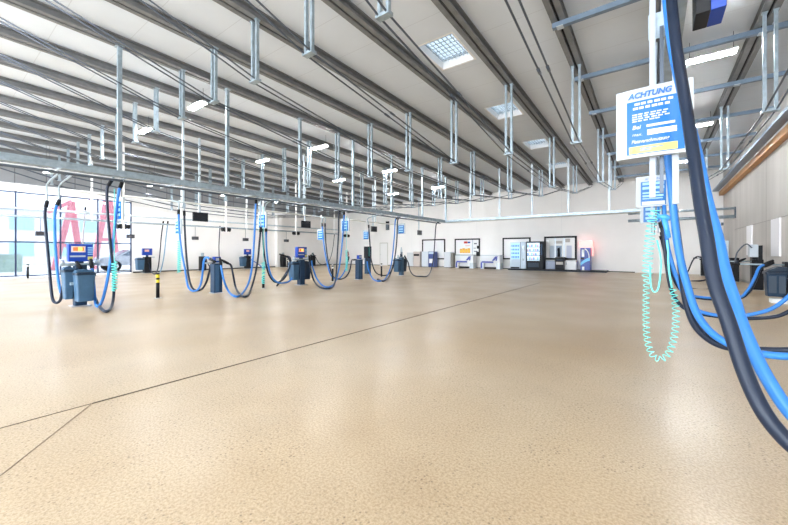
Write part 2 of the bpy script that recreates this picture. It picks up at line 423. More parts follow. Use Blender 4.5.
# cross tubes between second truss from centre and the wall
for i, y in enumerate([7.55,10.1,12.7,15.4,18.1,20.8,23.4]):
    zz = roof_z(y)-.05
    m = MB(); m.box(-1.6,XR,y-.05,y+.05,zz-.055,zz-.035); m.box(-1.6,XR,y-.05,y-.03,zz-.035,zz+.045); m.box(-1.6,XR,y+.03,y+.05,zz-.035,zz+.045)
    t = thing('cross_rail', (.7,y,zz), f'blue-grey steel channel crossing under the right hand trusses, {ORD[i]} from the camera', 'steel rail', 'cross rails at the right')
    m.build('channel', tubem, t)
    for x in (-1.46,.16,1.8): MB().box(x-.06,x+.06,y-.07,y+.07,zz-.065,zz-.055).build('clamp', galvl, t)

# ================================================================== LAMPS
def make_lamp():
    t = thing('ceiling_lamp', (0,0,0), '', 'lamp', 'hanging strip lamps')
    m = MB(); m.prism([(-.12,-.015),(.12,-.015),(.05,.045),(-.05,.045)], 'x', -.42, .42); m.build('housing', whitep, t)
    m = MB(); m.tube([(-.40,-.05,-.03),(.40,-.05,-.03)],.028,8); m.build('lamp_tube', lamp_em, t)
    m = MB(); m.tube([(-.40,.05,-.03),(.40,.05,-.03)],.028,8); m.build('lamp_tube', lamp_em, t)
    for x in (-.36,.36):
        m = MB(); m.tube([(x,0,.06),(x,0,.52)], .006, 5); m.build('hanging_wire', rodm, t)
    return t
L0 = make_lamp()
lamps = [((1.05,10.3,5.55),'nearest, in the roof bay beside the big warning sign'),((1.2,15.4,5.48),'second behind the big warning sign'),((1.05,20.6,5.38),'farthest one in the right hand roof bay')]
for i,y in enumerate((4.95,9.75,14.5,19.6)): lamps.append(((-10.95,y,roof_z(y)-.22), f'{["nearest","second nearest","third nearest","farthest"][i]} of the row above the front vacuum stations'))
for i,y in enumerate((4.85,9.6,14.6,19.9)): lamps.append(((-14.75,y,roof_z(y)-.22), f'{["nearest","second nearest","third nearest","farthest"][i]} of the row behind the front steel rail'))
for i,y in enumerate((3.4,7.4,11.4,15.3)): lamps.append(((-21.5,y,4.85), f'{["leftmost","second from left","third from left","rightmost"][i]} of the low row by the left wall'))
for i,(X,y) in enumerate(((1.1,-1),(1.1,-6),(-5.6,-3),(-10.95,-.5),(-10.95,-5.5),(-14.75,-.5),(-14.75,-5.5),(-21.5,-1),(-21.5,-6))):  # unseen lamps added in the rear half to brighten the hall
    lamps.append(((X,y,roof_z(y)-.25), f'added unseen behind the camera, {ORD[i]} from the concrete wall'))
for i,(p,l) in enumerate(lamps):
    lab = 'bright white strip lamp, ' + l
    if i == 0: L0.location = p; L0['label'] = lab
    else: dup(L0, p, lab)
# long wires for the low row
for o in list(COL.objects):
    if o.name.startswith('ceiling_lamp') and abs(o.location.z-4.85) < 1e-3:
        for ch in o.children:
            if ch.name.startswith('hanging_wire'): ch.scale.z = 2.6; 

# ================================================================== SERVICE RAILS
t = thing('service_rail', (-9.7,5,2.9), 'long grey steel service rail hanging over the front row of vacuum stations', 'service rail')
RZ = EYE+1.755
MB().box(-9.78,-9.62,-9,18.3,RZ-.06,RZ+.07).box(-9.80,-9.60,-9,18.3,RZ+.06,RZ+.08).build('tray', galv, t)
MB().tube([(-9.95,-9,RZ-.10),(-9.95,18.1,RZ-.10)], .03).build('conduit', rodm, t)
MB().tube([(-10.35,-9,RZ-.02),(-10.35,18.2,RZ-.02)], .045).build('pipe', cream, t)
for k in range(11):
    y = -2.5+k*1.31*1.6
    if y > 18: break
    MB().box(-10.42,-9.6,y-.02,y+.02,RZ-.085,RZ-.06).build('bracket', galvl, t)
for y in (2.7,5.2,7.75,10.4,13.0,15.7,18.3):
    MB().box(-9.74,-9.66,y-.04,y+.04,RZ+.07,roof_z(y)).box(-9.8,-9.6,y-.07,y+.07,roof_z(y)-.02,roof_z(y)+.01).build('hanger_post', galv, t)
t = thing('service_rail', (-4,18,2.9), 'grey steel service rail crossing the hall in front of the back wall', 'service rail')
MB().box(-9.6,.2,18.0,18.14,RZ-.05,RZ+.06).build('tray', galv, t)
MB().tube([(-9.6,18.3,RZ-.06),(.2,18.3,RZ-.06)], .03).build('pipe', cream, t)
for x in (-8.06,-6.42,-4.78,-3.14,-1.5): MB().box(x-.035,x+.035,18.03,18.11,RZ+.06,roof_z(18)).build('hanger_post', galvl, t)
t = thing('service_rail', (1,20,2.7), 'double pipe rail between the right hose posts and the back wall', 'service rail')
MB().tube([(-.9,20,EYE+1.80),(2.78,20,EYE+1.80)], .05).build('pipe', galv, t)
MB().tube([(-.9,20,EYE+1.46),(2.78,20,EYE+1.46)], .07).build('pipe', galv, t)
MB().box(.1,.17,19.97,20.03,EYE+1.4,roof_z(20)).build('hanger_post', galvl, t)
MB().box(2.76,2.81,19.97,20.03,EYE+1.4,EYE+1.86).build('bracket', rodm, t)
# second rail (behind front row) and left wall rail
t = thing('service_rail', (-15.5,8,2.9), 'slim pale pipe rail hanging behind the front service rail', 'service rail')
MB().tube([(-13.1,-2,EYE+1.72),(-13.1,19,EYE+1.72)], .035).build('pipe', cream, t)
for y in (0.2,5.4,10.6,15.8): MB().box(-13.01,-12.95,y-.03,y+.03,EYE+1.74,roof_z(y)).build('hanger_post', galvl, t)
t = thing('service_rail', (-22.8,8,3), 'double grey pipe rail running in front of the left wall', 'service rail')
MB().tube([(-22.8,-6,EYE+1.96),(-22.8,22.5,EYE+1.96)], .05).build('pipe', galvl, t)
MB().tube([(-22.8,-6,EYE+1.60),(-22.8,22.5,EYE+1.60)], .05).build('pipe', galv, t)
for y in (1,5.2,9.4,13.6,17.8,22): MB().box(-22.84,-22.76,y-.04,y+.04,EYE+1.55,roof_z(y)).build('hanger_post', whitep, t)
t = thing('service_rail', (.16,8,3), 'galvanised rail over the right hand hose posts and big warning sign', 'service rail')
MB().box(.09,.20,-1,19.5,RZ-.03,RZ+.05).build('tray', galv, t)
for y in (2.2,6.2,10.3,14.4): 
    MB().tube(smooth_path([(.20,y,RZ+.02),(.26,y,RZ-.02),(.29,y,RZ-.07),(.25,y,RZ-.12),(.20,y,RZ-.10)],4), .008, 6).build('hose_hook', blackm, t)

# ================================================================== HOSES
def hose(pts, r, m, label, group=None, name='vacuum_hose', cat='hose', ends=True, top=None):
    path = smooth_path(pts, 6)
    o = thing(name, path[0], label, cat, group)
    MB().tube(path, r, 10).build('tubing', m, o)
    if ends:
        MB().tube([path[0], path[0]+(path[1]-path[0]).normalized()*.16], r*1.35, 10).build('cuff', blackm, o)
        e = path[-1]; dd = (path[-1]-path[-2]).normalized()
        MB().tube([e-dd*.03, e+dd*.10, e+dd*.2], [r*1.3, r*1.3, r*.9], 10).build('nozzle', blackm, o)
    if top:
        a_ = path[0]+Vector((0,0,.02)); b_ = Vector((a_.x,a_.y,top[2]-.12)); e_ = Vector(top)
        MB().tube(smooth_path([a_, b_ if (b_.z > a_.z+.05) else a_.lerp(e_,.3), e_],5), .02, 6).build('hanger_arm', galv, o)
    return o
def hp(pix, x0, x1=None):
    x1 = x0 if x1 is None else x1; n = len(pix)-1
    out = []
    for i,(u,v) in enumerate(pix):
        p = at(u,v,X=x0+(x1-x0)*i/n)
        if p.z < .04: p = at(u,v,Z=.04)      # lies on the floor
        out.append(p)
    return out
G1 = 'hoses on the front vacuum stations'
near='nearest vacuum station with slate bins'
def c6(l): return [(150+x/4.036, 180+y/4.036) for x,y in l]
def c7(l): return [(260+x/4.036, 180+y/4.036) for x,y in l]
def c8(l): return [(360+x/4.036, 180+y/4.036) for x,y in l]
def c5(l): return [(x/3.09, 150+y/3.09) for x,y in l]
R_ = .030
FH = [
 (c5([(146,158),(139,195),(143,260),(150,340),(157,420),(163,462),(175,472),(187,462),(193,430),(200,400),(208,388)]),-11.6,-10.9,hosek,'black hose hanging on the left side of the nearest station'),
 (c5([(184,155),(171,185),(169,240),(173,330),(180,400),(188,440),(198,455),(208,440),(206,400),(210,380)]),-11.6,-10.9,hoseb,'blue hose hanging on the left side of the nearest station'),
 (c5([(346,92),(331,120),(333,200),(342,300),(351,390),(352,440),(346,480),(334,497),(318,495),(300,470),(275,410),(250,368)]),-10.0,-10.5,hosek,'black hose hanging on the right side of the nearest station'),
 (c5([(378,98),(367,130),(358,200),(350,280),(340,350),(330,410),(318,460),(306,482),(296,475),(291,430),(288,390),(284,362)]),-10.0,-10.5,hoseb,'blue hose hanging on the right side of the nearest station'),
 (c6([(115,120),(118,200),(128,290),(143,370),(152,425),(168,446),(190,445),(205,420),(213,370),(218,325),(228,312),(245,320)]),-12.4,-10.7,hoseb,'blue hose, left of the first slim post'),
 (c6([(138,125),(141,210),(147,310),(158,400),(175,440),(205,443),(226,415),(238,375),(244,345),(252,338)]),-12.4,-10.7,hosek,'black hose, left of the first slim post'),
 (c6([(428,75),(425,150),(420,250),(412,350),(398,415),(372,458),(345,470),(318,450),(300,410),(290,365),(286,340)]),-10.0,-10.4,hoseb,'blue hose, right of the first slim post'),
 (c6([(447,190),(442,250),(434,330),(420,400),(403,450),(385,470),(362,462),(345,430),(335,380),(327,345),(312,335)]),-10.0,-10.4,hosek,'black hose, right of the first slim post'),
 (c6([(468,190),(470,270),(478,345),(492,390),(515,413),(542,415),(562,408),(580,385),(590,345)]),-10.6,-10.7,hoseb,'blue hose, left of the station with blue control box in midfield'),
 (c7([(10,190),(14,270),(24,340),(40,390),(65,413),(95,400),(112,370),(122,335),(112,312),(98,306)]),-10.6,-10.8,hosek,'black hose, left of the station with blue control box in midfield'),
 (c7([(340,125),(336,200),(328,290),(318,360),(303,412),(280,432),(252,425),(228,395),(212,350),(208,322)]),-10.0,-10.4,hoseb,'blue hose, right of the station with blue control box in midfield'),
 (c7([(334,123),(319,130),(317,210),(312,300),(307,380),(298,425),(280,437),(245,434),(220,410),(205,365),(200,325)]),-10.0,-10.4,hosek,'black hose, right of the station with blue control box in midfield'),
 (c7([(250,175),(258,260),(270,330),(285,382),(305,400),(325,393),(345,360),(355,325)]),-12.4,-10.7,hoseb,'blue hose, left of the second slim post'),
 (c7([(262,175),(267,270),(278,340),(295,388),(320,400),(345,392),(362,365),(370,325),(378,322)]),-12.4,-10.7,hosek,'black hose, left of the second slim post'),
 (c7([(556,150),(546,165),(542,230),(530,340),(508,395),(482,408),(455,398),(438,360),(432,325)]),-10.0,-10.4,hoseb,'blue hose, right of the second slim post'),
 (c8([(160,148),(152,165),(148,250),(138,325),(120,385),(98,407),(75,402)]),-10.0,-10.2,hosek,'black hose, right of the second slim post'),
 (c8([(35,180),(40,260),(46,325),(62,370),(85,384),(112,382),(130,360),(140,330)]),-10.8,-10.8,hosek,'black hose, left of the farthest station with twin bins'),
 (c8([(322,168),(308,178),(303,230),(298,300),(288,360),(272,387),(245,389),(218,385),(202,365),(195,335),(186,318)]),-9.9,-10.4,hosek,'black hose, right of the farthest station with twin bins'),
]
for pix,x0,x1,m,l in FH:
    pts = hp(pix, x0, x1)
    col = 'blue' if m is hoseb else 'black'
    top = None
    p0 = pts[0]
    tx = -9.7 if x0 > -11 else (-10.35 if x0 > -12 else -13.1)
    if p0.z < RZ-.05: top = (tx if abs(tx-p0.x) < 1.5 else p0.x, p0.y, RZ-.03)
    hose(pts, R_, m, l, G1, top=top)

# turquoise spiral hose builder
def coil(path, r, wire, pitch, n=8):
    P = smooth_path(path, 8); L = [0]
    for a,b in zip(P,P[1:]): L.append(L[-1]+(b-a).length)
    out = []; tot = L[-1]; N = int(tot/pitch*n); j = 0
    up = Vector((0,1,0))
    for i in range(N):
        s = tot*i/N
        while j < len(L)-2 and L[j+1] < s: j += 1
        k = (s-L[j])/max(1e-6, L[j+1]-L[j]); p = P[j].lerp(P[j+1],k); tg = (P[j+1]-P[j]).normalized()
        a = tg.cross(up).normalized(); b = a.cross(tg).normalized(); q = 2*PI*i/n
        rr = r(s/tot) if callable(r) else r
        out.append(p + a*rr*math.cos(q) + b*rr*math.sin(q))
    m = MB(); m.tube(out, wire, 6); return m
o = thing('spiral_air_hose', at(655,212,Y=3.15), 'turquoise spiral air hose looping down from the big warning sign post','air hose')
cp = [at(u,v,Y=3.15) for u,v in ((656,209),(652,222),(649,245),(647,275),(646,310),(647,338),(652,354),(660,359),(668,354),(674,338),(676,318),(675,300),(672,288))]
coil(cp, lambda s: .030 if s < .3 else .020, .0028, .036, 12).build('coiled_tube', turq, o)
MB().tube(smooth_path([at(u,v,Y=3.15) for u,v in ((672,288),(669,270),(668,252),(667,240))],4), .006, 8).build('straight_tube', turq, o)
MB().tube(smooth_path([at(u,v,Y=3.3) for u,v in ((657,240),(661,260),(659,285),(655,292),(651,286),(650,265))],6), .006, 8).build('slack_tube', turq, o)
g = at(663,224,Y=3.15)
o = thing('air_gun', g, 'light blue air spray gun at the end of the turquoise spiral hose','spray gun')
MB().tube([g+Vector((-.035,0,.055)), g+Vector((.01,0,.05)), g+Vector((.035,0,.03))], [.012,.022,.022], 10).build('barrel', cyanb, o)
MB().tube([g+Vector((.005,0,.05)), g+Vector((.02,0,-.03)), g+Vector((.035,0,-.10))], [.02,.017,.012], 8).build('handle', cyanb, o)
MB().tube(smooth_path([g+Vector((-.005,0,.03)), g+Vector((-.015,0,0)), g+Vector((.0,0,-.03))],4), .005, 6).build('trigger', blackm, o)
for i,(u,v0,v1,X,l) in enumerate(((114.3,262,291,-10.0,'turquoise spiral air hose hanging beside the nearest station'),(263.2,262,284,-10.0,'turquoise spiral air hose hanging by the yellow banded bollard at centre left'),(346.5,250,271,-10.0,'turquoise spiral air hose near the red fire extinguisher'),(179,240,273,-12.4,'turquoise spiral air hose in front of the white left wall'))):
    p, q = at(u,v0,X=X), at(u,v1,X=X)
    o = thing('spiral_air_hose', p, l, 'air hose','spiral air hoses on the front stations')
    coil([p, p.lerp(q,.5)+Vector((.02,0,0)), q], .05, .012, .06, 8).build('coiled_tube', turq, o)
    MB().tube([p, Vector((p.x,p.y,RZ-.3))], .008, 6).build('straight_tube', turq, o)

# ------------------------------------------------ right row hoses
G2 = 'hoses on the right hand row'
def hpy(pix, y0, y1=None):
    y1 = y0 if y1 is None else y1; n = len(pix)-1
    return [at(u,v,Y=y0+(y1-y0)*i/n) for i,(u,v) in enumerate(pix)]
def fwd_pts(l):
    out = []
    for u,v,f in l:
        t = f/F; r = ray(u,v); out.append(Vector((r[0]*t, r[1]*t, EYE+r[2]*t)))
    return out
K = fwd_pts([(668,-60,2.35),(671.5,0,2.28),(677,50,2.18),(685,100,2.08),(692,145,1.95),(700,200,1.82),(706,234,1.74),(714,280,1.66),(728.6,322.7,1.58),(744,370,1.50),(763,411,1.42),(787,441,1.36),(815,463,1.3)])
hose(K, .0295, hosek, 'thick black hose swinging across the right foreground, closest to the camera', G2, ends=False)
K = fwd_pts([(661,-60,2.42),(667,0,2.37),(673,50,2.27),(684,100,2.17),(695,145,2.05),(707,200,1.92),(717,236,1.84),(724.5,270,1.77),(735,303,1.69),(741,322,1.65),(756,357,1.58),(770,383,1.52),(788,410,1.47),(812,436,1.4)])
hose(K, .0265, hoseb, 'thick blue hose swinging across the right foreground, closest to the camera', G2, ends=False)
RH = [
 ([(668,95),(670,160),(672.6,200),(677,234),(681.7,268.6),(683.5,285),(687.7,307),(695.6,326),(710,340),(728.6,347.5),(757,350),(787,350.8),(815,350)],3.9,3.9,hosek,'black hose behind the two foreground hoses, second from the camera'),
 ([(667,150),(671,185),(676,233),(681,262),(687.7,287),(694,307),(703.5,324),(719,338.5),(744,350.4),(766,354.5),(787,356.3),(815,356)],3.8,3.8,hoseb,'blue hose behind the two foreground hoses, second from the camera'),
 ([(662,205),(664,240),(670,285),(679.5,304),(693,312),(714,316),(743.5,318.4),(773,317),(788,312),(806,303)],7.6,7.6,hosek,'black hose sagging low across the right, third from the camera'),
 ([(664,205),(667,240),(673,266),(682,291),(691,305),(702,312),(725,316.2),(748,315.0),(771,309),(788,297),(800,284)],7.5,7.5,hoseb,'blue hose sagging low across the right, third from the camera'),
 ([(660,222),(666,250),(674,280),(686,294),(705,299),(736.6,299),(749,292),(756,279),(760,268.5),(765,266)],11.5,12.0,hosek,'black hose rising to the arm with the slate bin post'),
 ([(662,222),(668,250),(675,276),(685,291),(700,297),(736.6,297.6),(747,291),(754.5,278),(759,268),(765,264.5)],11.4,12.0,hoseb,'blue hose rising to the arm with the slate bin post'),
 ([(661,232),(667,260),(676,278),(691,288.3),(714,288.3),(727,276),(734,264),(739,261.3)],15.5,15.8,hosek,'black hose rising to the post below the grey cabinet'),
 ([(660,236),(668,264),(679,280),(695,281),(707,279.4),(718,272),(724,262)],19.3,19.6,hosek,'black hose rising to the third post from the slate bin'),
 ([(665,245),(672,272),(681,275),(687,273),(692.5,261),(696.6,256.7),(701,257.2)],23.2,23.6,hosek,'thin black hose arching to the farthest black post at right'),
]
for pix,y0,y1,m,l in RH:
    hose(hpy(pix,y0,y1), .028 if y0 < 10 else .03, m, l, G2, ends=y0 > 8)

# ================================================================== SIGNS
WS, HS = .47, .53
sgw = mat('sign_white', (.47,.52,.56), .3, spec=.3)
sgb = mat('sign_blue', (.006,.13,.42), .25, spec=.3)
sgl = mat('sign_light_blue', (.30,.55,.80), .3, spec=.3)
sgt = mat('sign_lettering', (.55,.60,.63), .3)
sgd = mat('sign_blue_letters', (.02,.14,.45), .3)
def arc(x): return -.018*(1-(2*x/WS)**2)
def curved(m, x0,x1,z0,z1,off,mi=0,thick=.003,n=10):
    vs=[]; 
    for k in range(n+1):
        x = x0+(x1-x0)*k/n; y = arc(x)-off
        vs += [(x,y,z0),(x,y,z1),(x,y+thick,z1),(x,y+thick,z0)]
    fs=[(0,1,2,3),(4*n+3,4*n+2,4*n+1,4*n)]
    for k in range(n):
        for j in range(4): a=4*k+j; b=4*k+(j+1)%4; fs.append((a,a+4,b+4,b))
    m.add(vs,fs,mi)
def make_sign(label, full, small=False):
    t = thing('warning_sign', (0,0,0), label, 'sign')
    m = MB(); curved(m,-WS/2,WS/2,0,HS,0,0,.045,16); 
    m.build('board', sgw, t)
    m = MB(); curved(m,-.165,.185,.025,.435,.003,0); m.build('blue_panel', sgb, t)
    if full:
        text('ACHTUNG', t, (-.155,-.0235,.455), .058, sgd, .22, wide=.92, bold=.0022)
        m = MB(); curved(m,-.15,.145,.03,.085,.005,0); m.build('yellow_strip', yellp, t)
        m = MB(); m.add([(-.135,-.0205,.04),(-.10,-.0225,.04),(-.1175,-.0215,.075)],[(0,1,2)]); m.build('warning_triangle', mat('sign_orange',(.8,.35,.1),.4), t)
        m = MB(); curved(m,-.08,.06,.062,.068,.0065,0); curved(m,-.08,-.01,.048,.054,.0065,0); m.build('fine_print', sgd, t)
        for x0,x1,z0,z1 in ((-.115,.13,.400,.418),(-.125,.11,.368,.386),(-.13,.10,.325,.334),(-.13,.09,.308,.317),(-.13,.11,.291,.300),(-.13,.05,.274,.283)):
            m = MB(); n = max(3,int((x1-x0)/.035)); w_=(x1-x0)/n
            for k in range(n): curved(m, x0+k*w_, x0+k*w_+w_*(.72 if k%3 else .85), z0, z1, .006, 0, .002, 2)
            m.build('text_line', sgt, t)
        text('Bei', t, (-.13,-.0195,.218), .042, sgt, .2, bold=.001); 
        m = MB(); curved(m,-.04,.13,.222,.240,.006,0,.002,6); m.build('text_line', sgt, t)
        text('max.', t, (-.13,-.0195,.165), .034, sgt, .1)
        m = MB(); curved(m,-.035,.14,.160,.200,.0055,0,.002,6); m.build('highlight', mat('sign_cream',(.88,.88,.66),.3), t)
        text('Minuten', t, (-.02,-.0262,.168), .032, mat('sign_grey',(.35,.38,.35),.4), .1)
        text('Platzverschmutzung', t, (-.135,-.0255,.108), .036, sgt, .25, wide=.80, bold=.0008)
    elif not small:
        text('ACHTUNG', t, (-.11,-.0235,.458), .055, sgd, .2, wide=.9)
        for z0,z1,x1 in ((.375,.42,.16),(.30,.345,.16),(.225,.25,.15),(.17,.20,.15),(.13,.15,.14)):
            m = MB(); curved(m,-.14,x1,z0,z1,.006,0,.002,6); m.build('text_line', sgl, t)
        m = MB(); curved(m,-.15,.17,.03,.09,.006,0,.002,6); m.build('white_strip', sgt, t)
    else:
        for z0,z1 in ((.33,.40),(.21,.28),(.10,.16)):
            m = MB(); curved(m,-.12,.13,z0,z1,.006,0,.002,4); m.build('text_line', sgl, t)
    return t
s = make_sign('large white and blue ACHTUNG warning sign with yellow bottom strip hanging in the right foreground', True)
p = at(653.5,0,Y=3.3); s.location = (p.x-.003, 3.3, at(653,156,Y=3.3).z)
s2 = make_sign('smaller white and blue ACHTUNG sign directly below and behind the large one', False)
p = at(652.5,206.5,Y=7.5); s2.location = (p.x, 7.5, p.z)
s3 = make_sign('small blue and white sign half hidden behind the turquoise spiral hose', False, True)
p = at(651,223,Y=11.5); s3.location = (p.x, 11.5, p.z)
s4 = make_sign('light blue and white instruction sign by the blue hose right of the first slim post', False, True)
sg = [(262,228.5,-10.2,None),(119,220.5,-10.1,'light blue and white instruction sign over the nearest vacuum station'),
 (345,231.5,-10.2,'light blue and white instruction sign above the fire extinguisher'),(401,234,-10.2,'light blue and white instruction sign above the farthest twin bin station'),
 (178,234,-13.3,'light blue and white instruction sign in front of the white left wall'),(320.5,240,-13.0,'light blue and white instruction sign between the wall monitor and the centre hoses'),
 (366,239.5,-13.0,'light blue and white instruction sign above the dark upright machine')]
for i,(u,v,X,l) in enumerate(sg):
    p = at(u,v,X=X)
    if i == 0: o = s4; o.location = p
    else: o = dup(s4, p, l)
    o['group'] = 'instruction signs in the left half'
    MB().box(p.x-.02,p.x+.02,p.y+.03,p.y+.06,p.z+.3,RZ+.05).build('hanger_post', whitep, o)
postm = mat('light_post_paint', (.42,.47,.53), .4)
# posts carrying the right signs
for i,(Y,zb,l) in enumerate(((3.36,at(0,203,Y=3.3).z,'pair of white posts holding the large ACHTUNG sign'),(7.58,EYE+.6,'pair of white posts holding the smaller ACHTUNG sign'),(11.6,EYE+.5,'pair of white posts holding the half hidden blue sign'))):
    t = thing('sign_post', (.06,Y,roof_z(Y)), l, 'post')
    for x, bot in ((.006, EYE+.42 if i==0 else zb),(.145, EYE+.36 if i==0 else zb)):
        MB().box(x-.019,x+.019,Y-.005,Y+.035,bot,roof_z(Y)).build('upright', postm, t)
    MB().box(-.02,.17,Y+.035,Y+.045,RZ-.1,RZ+.1).build('cross_plate', galv, t)
    MB().box(.05,.075,Y,Y+.02,EYE+.45,RZ-.03).build('hose_guide', rodm, t)
# black and blue case hanging at the top edge
q = at(695.5,14.6,Y=3.0)
t = thing('control_case', q, 'black and blue control case hanging at the top edge right of the big sign', 'control box')
MB().box(q.x,q.x+.075,3.0,3.22,q.z,q.z+.35).build('ribbed_half', blackm, t, .004)
MB().box(q.x+.075,q.x+.15,3.0,3.22,q.z,q.z+.35).build('blue_half', bluem, t, .004)
MB().box(q.x+.06,q.x+.09,3.1,3.14,q.z+.35,roof_z(3)-.3).build('hanger', galv, t)

# ================================================================== VACUUM STATIONS
def bin_(t, x0,x1,y0,y1,z0,z1, m=slate, open_side=True):
    b = MB(); b.rbox(x0,x1,y0,y1,z0,z1-.06,.035,0,.03); o = b.build('bin', m, t)
    r = MB(); r.rbox(x0-.012,x1+.012,y0-.012,y1+.012,z1-.07,z1-.02,.04,0); r.build('rim', dslate, o)
    r = MB(); r.prism([(y0,z1-.02),(y1,z1-.02),(y1-.03,z1+.03),((y0+y1)/2,z1+.06),(y0+.03,z1+.03)],'x',x0+.02,x1-.10); r.build('lid', m, o)
    h = MB(); h.box(x1-.10,x1-.01,y0+.04,y1-.04,z1-.025,z1-.012); h.build('opening', blackm, o)
    return o
def station(u, v, label, kind, X=-10.65, far=False):
    p = at(u, v, X=X); x, y = p.x, p.y; zg = 0
    t = thing('vacuum_station', (x,y,0), label, 'vacuum station', 'vacuum stations of the front row' if X > -12 else 'vacuum stations along the left wall')
    if kind == 'slim':
        m = MB(); m.rbox(x-.12,x+.12,y-.13,y+.13,.02,.90,.02); m.build('post', navy, t)
        MB().box(x+.12,x+.125,y-.09,y+.02,.05,.86).build('front_strip', slate, t)
        MB().box(x-.15,x+.15,y-.16,y+.16,0,.02).build('base_plate', steel, t)
        MB().rbox(x-.13,x+.13,y-.14,y+.14,.90,.93,.02).build('top_plate', galvl, t)
        MB().rbox(x-.06,x+.08,y-.10,y+.10,.93,1.10,.02).build('coin_box', bluem, t)
        MB().box(x+.08,x+.085,y-.06,y+.06,.98,1.06).build('keypad', galvl, t)
        for sgn in (-1,1):
            MB().tube([(x,y+sgn*.12,.915),(x,y+sgn*.34,.915)], .02).build('hose_holder', galv, t)
    else:
        MB().rbox(x-.10,x+.10,y-.11,y+.11,.02,.95,.02).build('post', slate if kind=='twin' else navy, t)
        MB().box(x-.17,x+.17,y-.17,y+.17,0,.02).build('base_plate', steel, t)
        if kind == 'near':
            bin_(t, x-.20,x+.12,y-.30,y-.10,.18,.86, slate)
            bin_(t, x+.13,x+.50,y-.16,y+.17,.14,.80, slate)
            MB().box(x-.1,x+.2,y-.2,y+.1,.5,.56).build('bracket', galv, t)
        else:
            bin_(t, x-.24,x+.10,y-.42,y-.13,.20,.84, slate if kind!='dark' else dslate)
            bin_(t, x-.24,x+.10,y+.13,y+.42,.20,.84, dslate)
        MB().box(x-.04,x+.06,y-.35,y+.35,.93,.99).build('crossbar', galv, t)
        for sgn in (-1,1):
            MB().tube([(x,y+sgn*.3,.95),(x+.02,y+sgn*.32,1.08)], [.05,.035]).build('hose_holder', galvl, t)
        MB().rbox(x-.05,x+.05,y-.06,y+.06,.95,1.14,.02).build('neck', navy, t)
        if kind in ('near','box','dark'):
            b = MB(); b.rbox(x-.08,x+.08,y-.22,y+.22,1.03,1.43,.02); bo = b.build('control_box', bluem, t)
            MB().box(x+.08,x+.088,y-.17,y+.08,1.24,1.38).build('display_frame', cream, bo)
            MB().box(x+.088,x+.092,y-.14,y+.05,1.27,1.355).build('display', ledm, bo)
            MB().box(x+.092,x+.095,y-.05,y+.02,1.28,1.345).build('digits', ambm, bo)
            MB().box(x+.08,x+.086,y-.19,y+.08,1.13,1.165).build('logo_strip', sgw, bo)
            MB().box(x+.08,x+.086,y+.12,y+.21,1.06,1.14).build('yellow_label', yellp, bo)
            m = MB()
            for k in range(4): m.box(x+.08,x+.086,y+.12,y+.21,1.18+k*.05,1.205+k*.05)
            m.build('button_row', sgl, bo)
        else:
            MB().tube([(x,y,1.1),(x,y,1.35),(x,y,1.5)], [.06,.05,.02], 8).build('mast_head', galvl, t)
            MB().box(x-.03,x+.05,y-.05,y+.05,1.12,1.24).build('coin_box', navy, t)
    return t
station(80,0,'vacuum station with large slate blue bins and red display, nearest at left','near')
station(216.4,0,'slim navy vacuum post with blue coin box, left of the yellow banded bollard','slim')
station(301,0,'midfield vacuum station with two dark bins and blue control box','box')
station(359,0,'slim navy vacuum post, right of the red fire extinguisher','slim')
station(401.3,0,'farthest vacuum station of the front row, teal post between two dark bins','twin')
# station of the row behind
p = at(367.7,0,X=-13.0)
t = thing('vacuum_station', (p.x,p.y,0), 'dark upright machine behind the front row, left of the back wall door', 'vacuum station')
MB().rbox(p.x-.14,p.x+.14,p.y-.13,p.y+.13,0,.9,.02).build('post', navy, t)
MB().rbox(p.x-.16,p.x+.16,p.y-.16,p.y+.16,.9,1.55,.02).build('cabinet', blackm, t)
MB().box(p.x+.16,p.x+.165,p.y-.1,p.y-.02,1.0,1.5).build('green_strip', mat('teal',(.02,.22,.2),.4), t)
# left wall row
pos = [(147,'box'),(202.5,'post'),(247.5,'box'),(283,'post'),(312.8,'post')]
LL = ['vacuum station with blue box at the white left wall just right of the windows','black hose post at the left wall, left of the first slim front post','vacuum station with blue box against the left wall in midfield','black hose post at the left wall beside the white pilaster','black hose post at the left wall behind the midfield station']
for (u,k),l in zip(pos,LL):
    p = at(u,0,X=-23.9); x,y = p.x,p.y
    t = thing('vacuum_station', (x,y,0), l, 'vacuum station', 'vacuum stations along the left wall')
    MB().rbox(x-.18,x+.18,y-.17,y+.17,.02,.95,.02).build('post', blackm, t)
    MB().box(x-.25,x+.25,y-.25,y+.25,0,.02).build('base_plate', steel, t)
    MB().tube([(x,y+.1,.93),(x,y+.4,.93)], .02).build('hose_holder', galv, t)
    if k == 'box':
        bin_(t, x-.2,x+.2,y-.55,y-.17,.2,.85, slate)
        o = MB().rbox(x-.1,x+.1,y-.24,y+.24,1.05,1.45,.02).build('control_box', bluem, t)
        MB().box(x+.1,x+.11,y-.15,y+.07,1.25,1.38).build('display', mat('pink_display',(.7,.4,.35),.4), o)
        MB().rbox(x-.05,x+.05,y-.06,y+.06,.95,1.06,.02).build('neck', navy, t)
    else:
        MB().rbox(x-.08,x+.08,y-.07,y+.07,.95,1.18,.02).build('coin_box', galv, t)
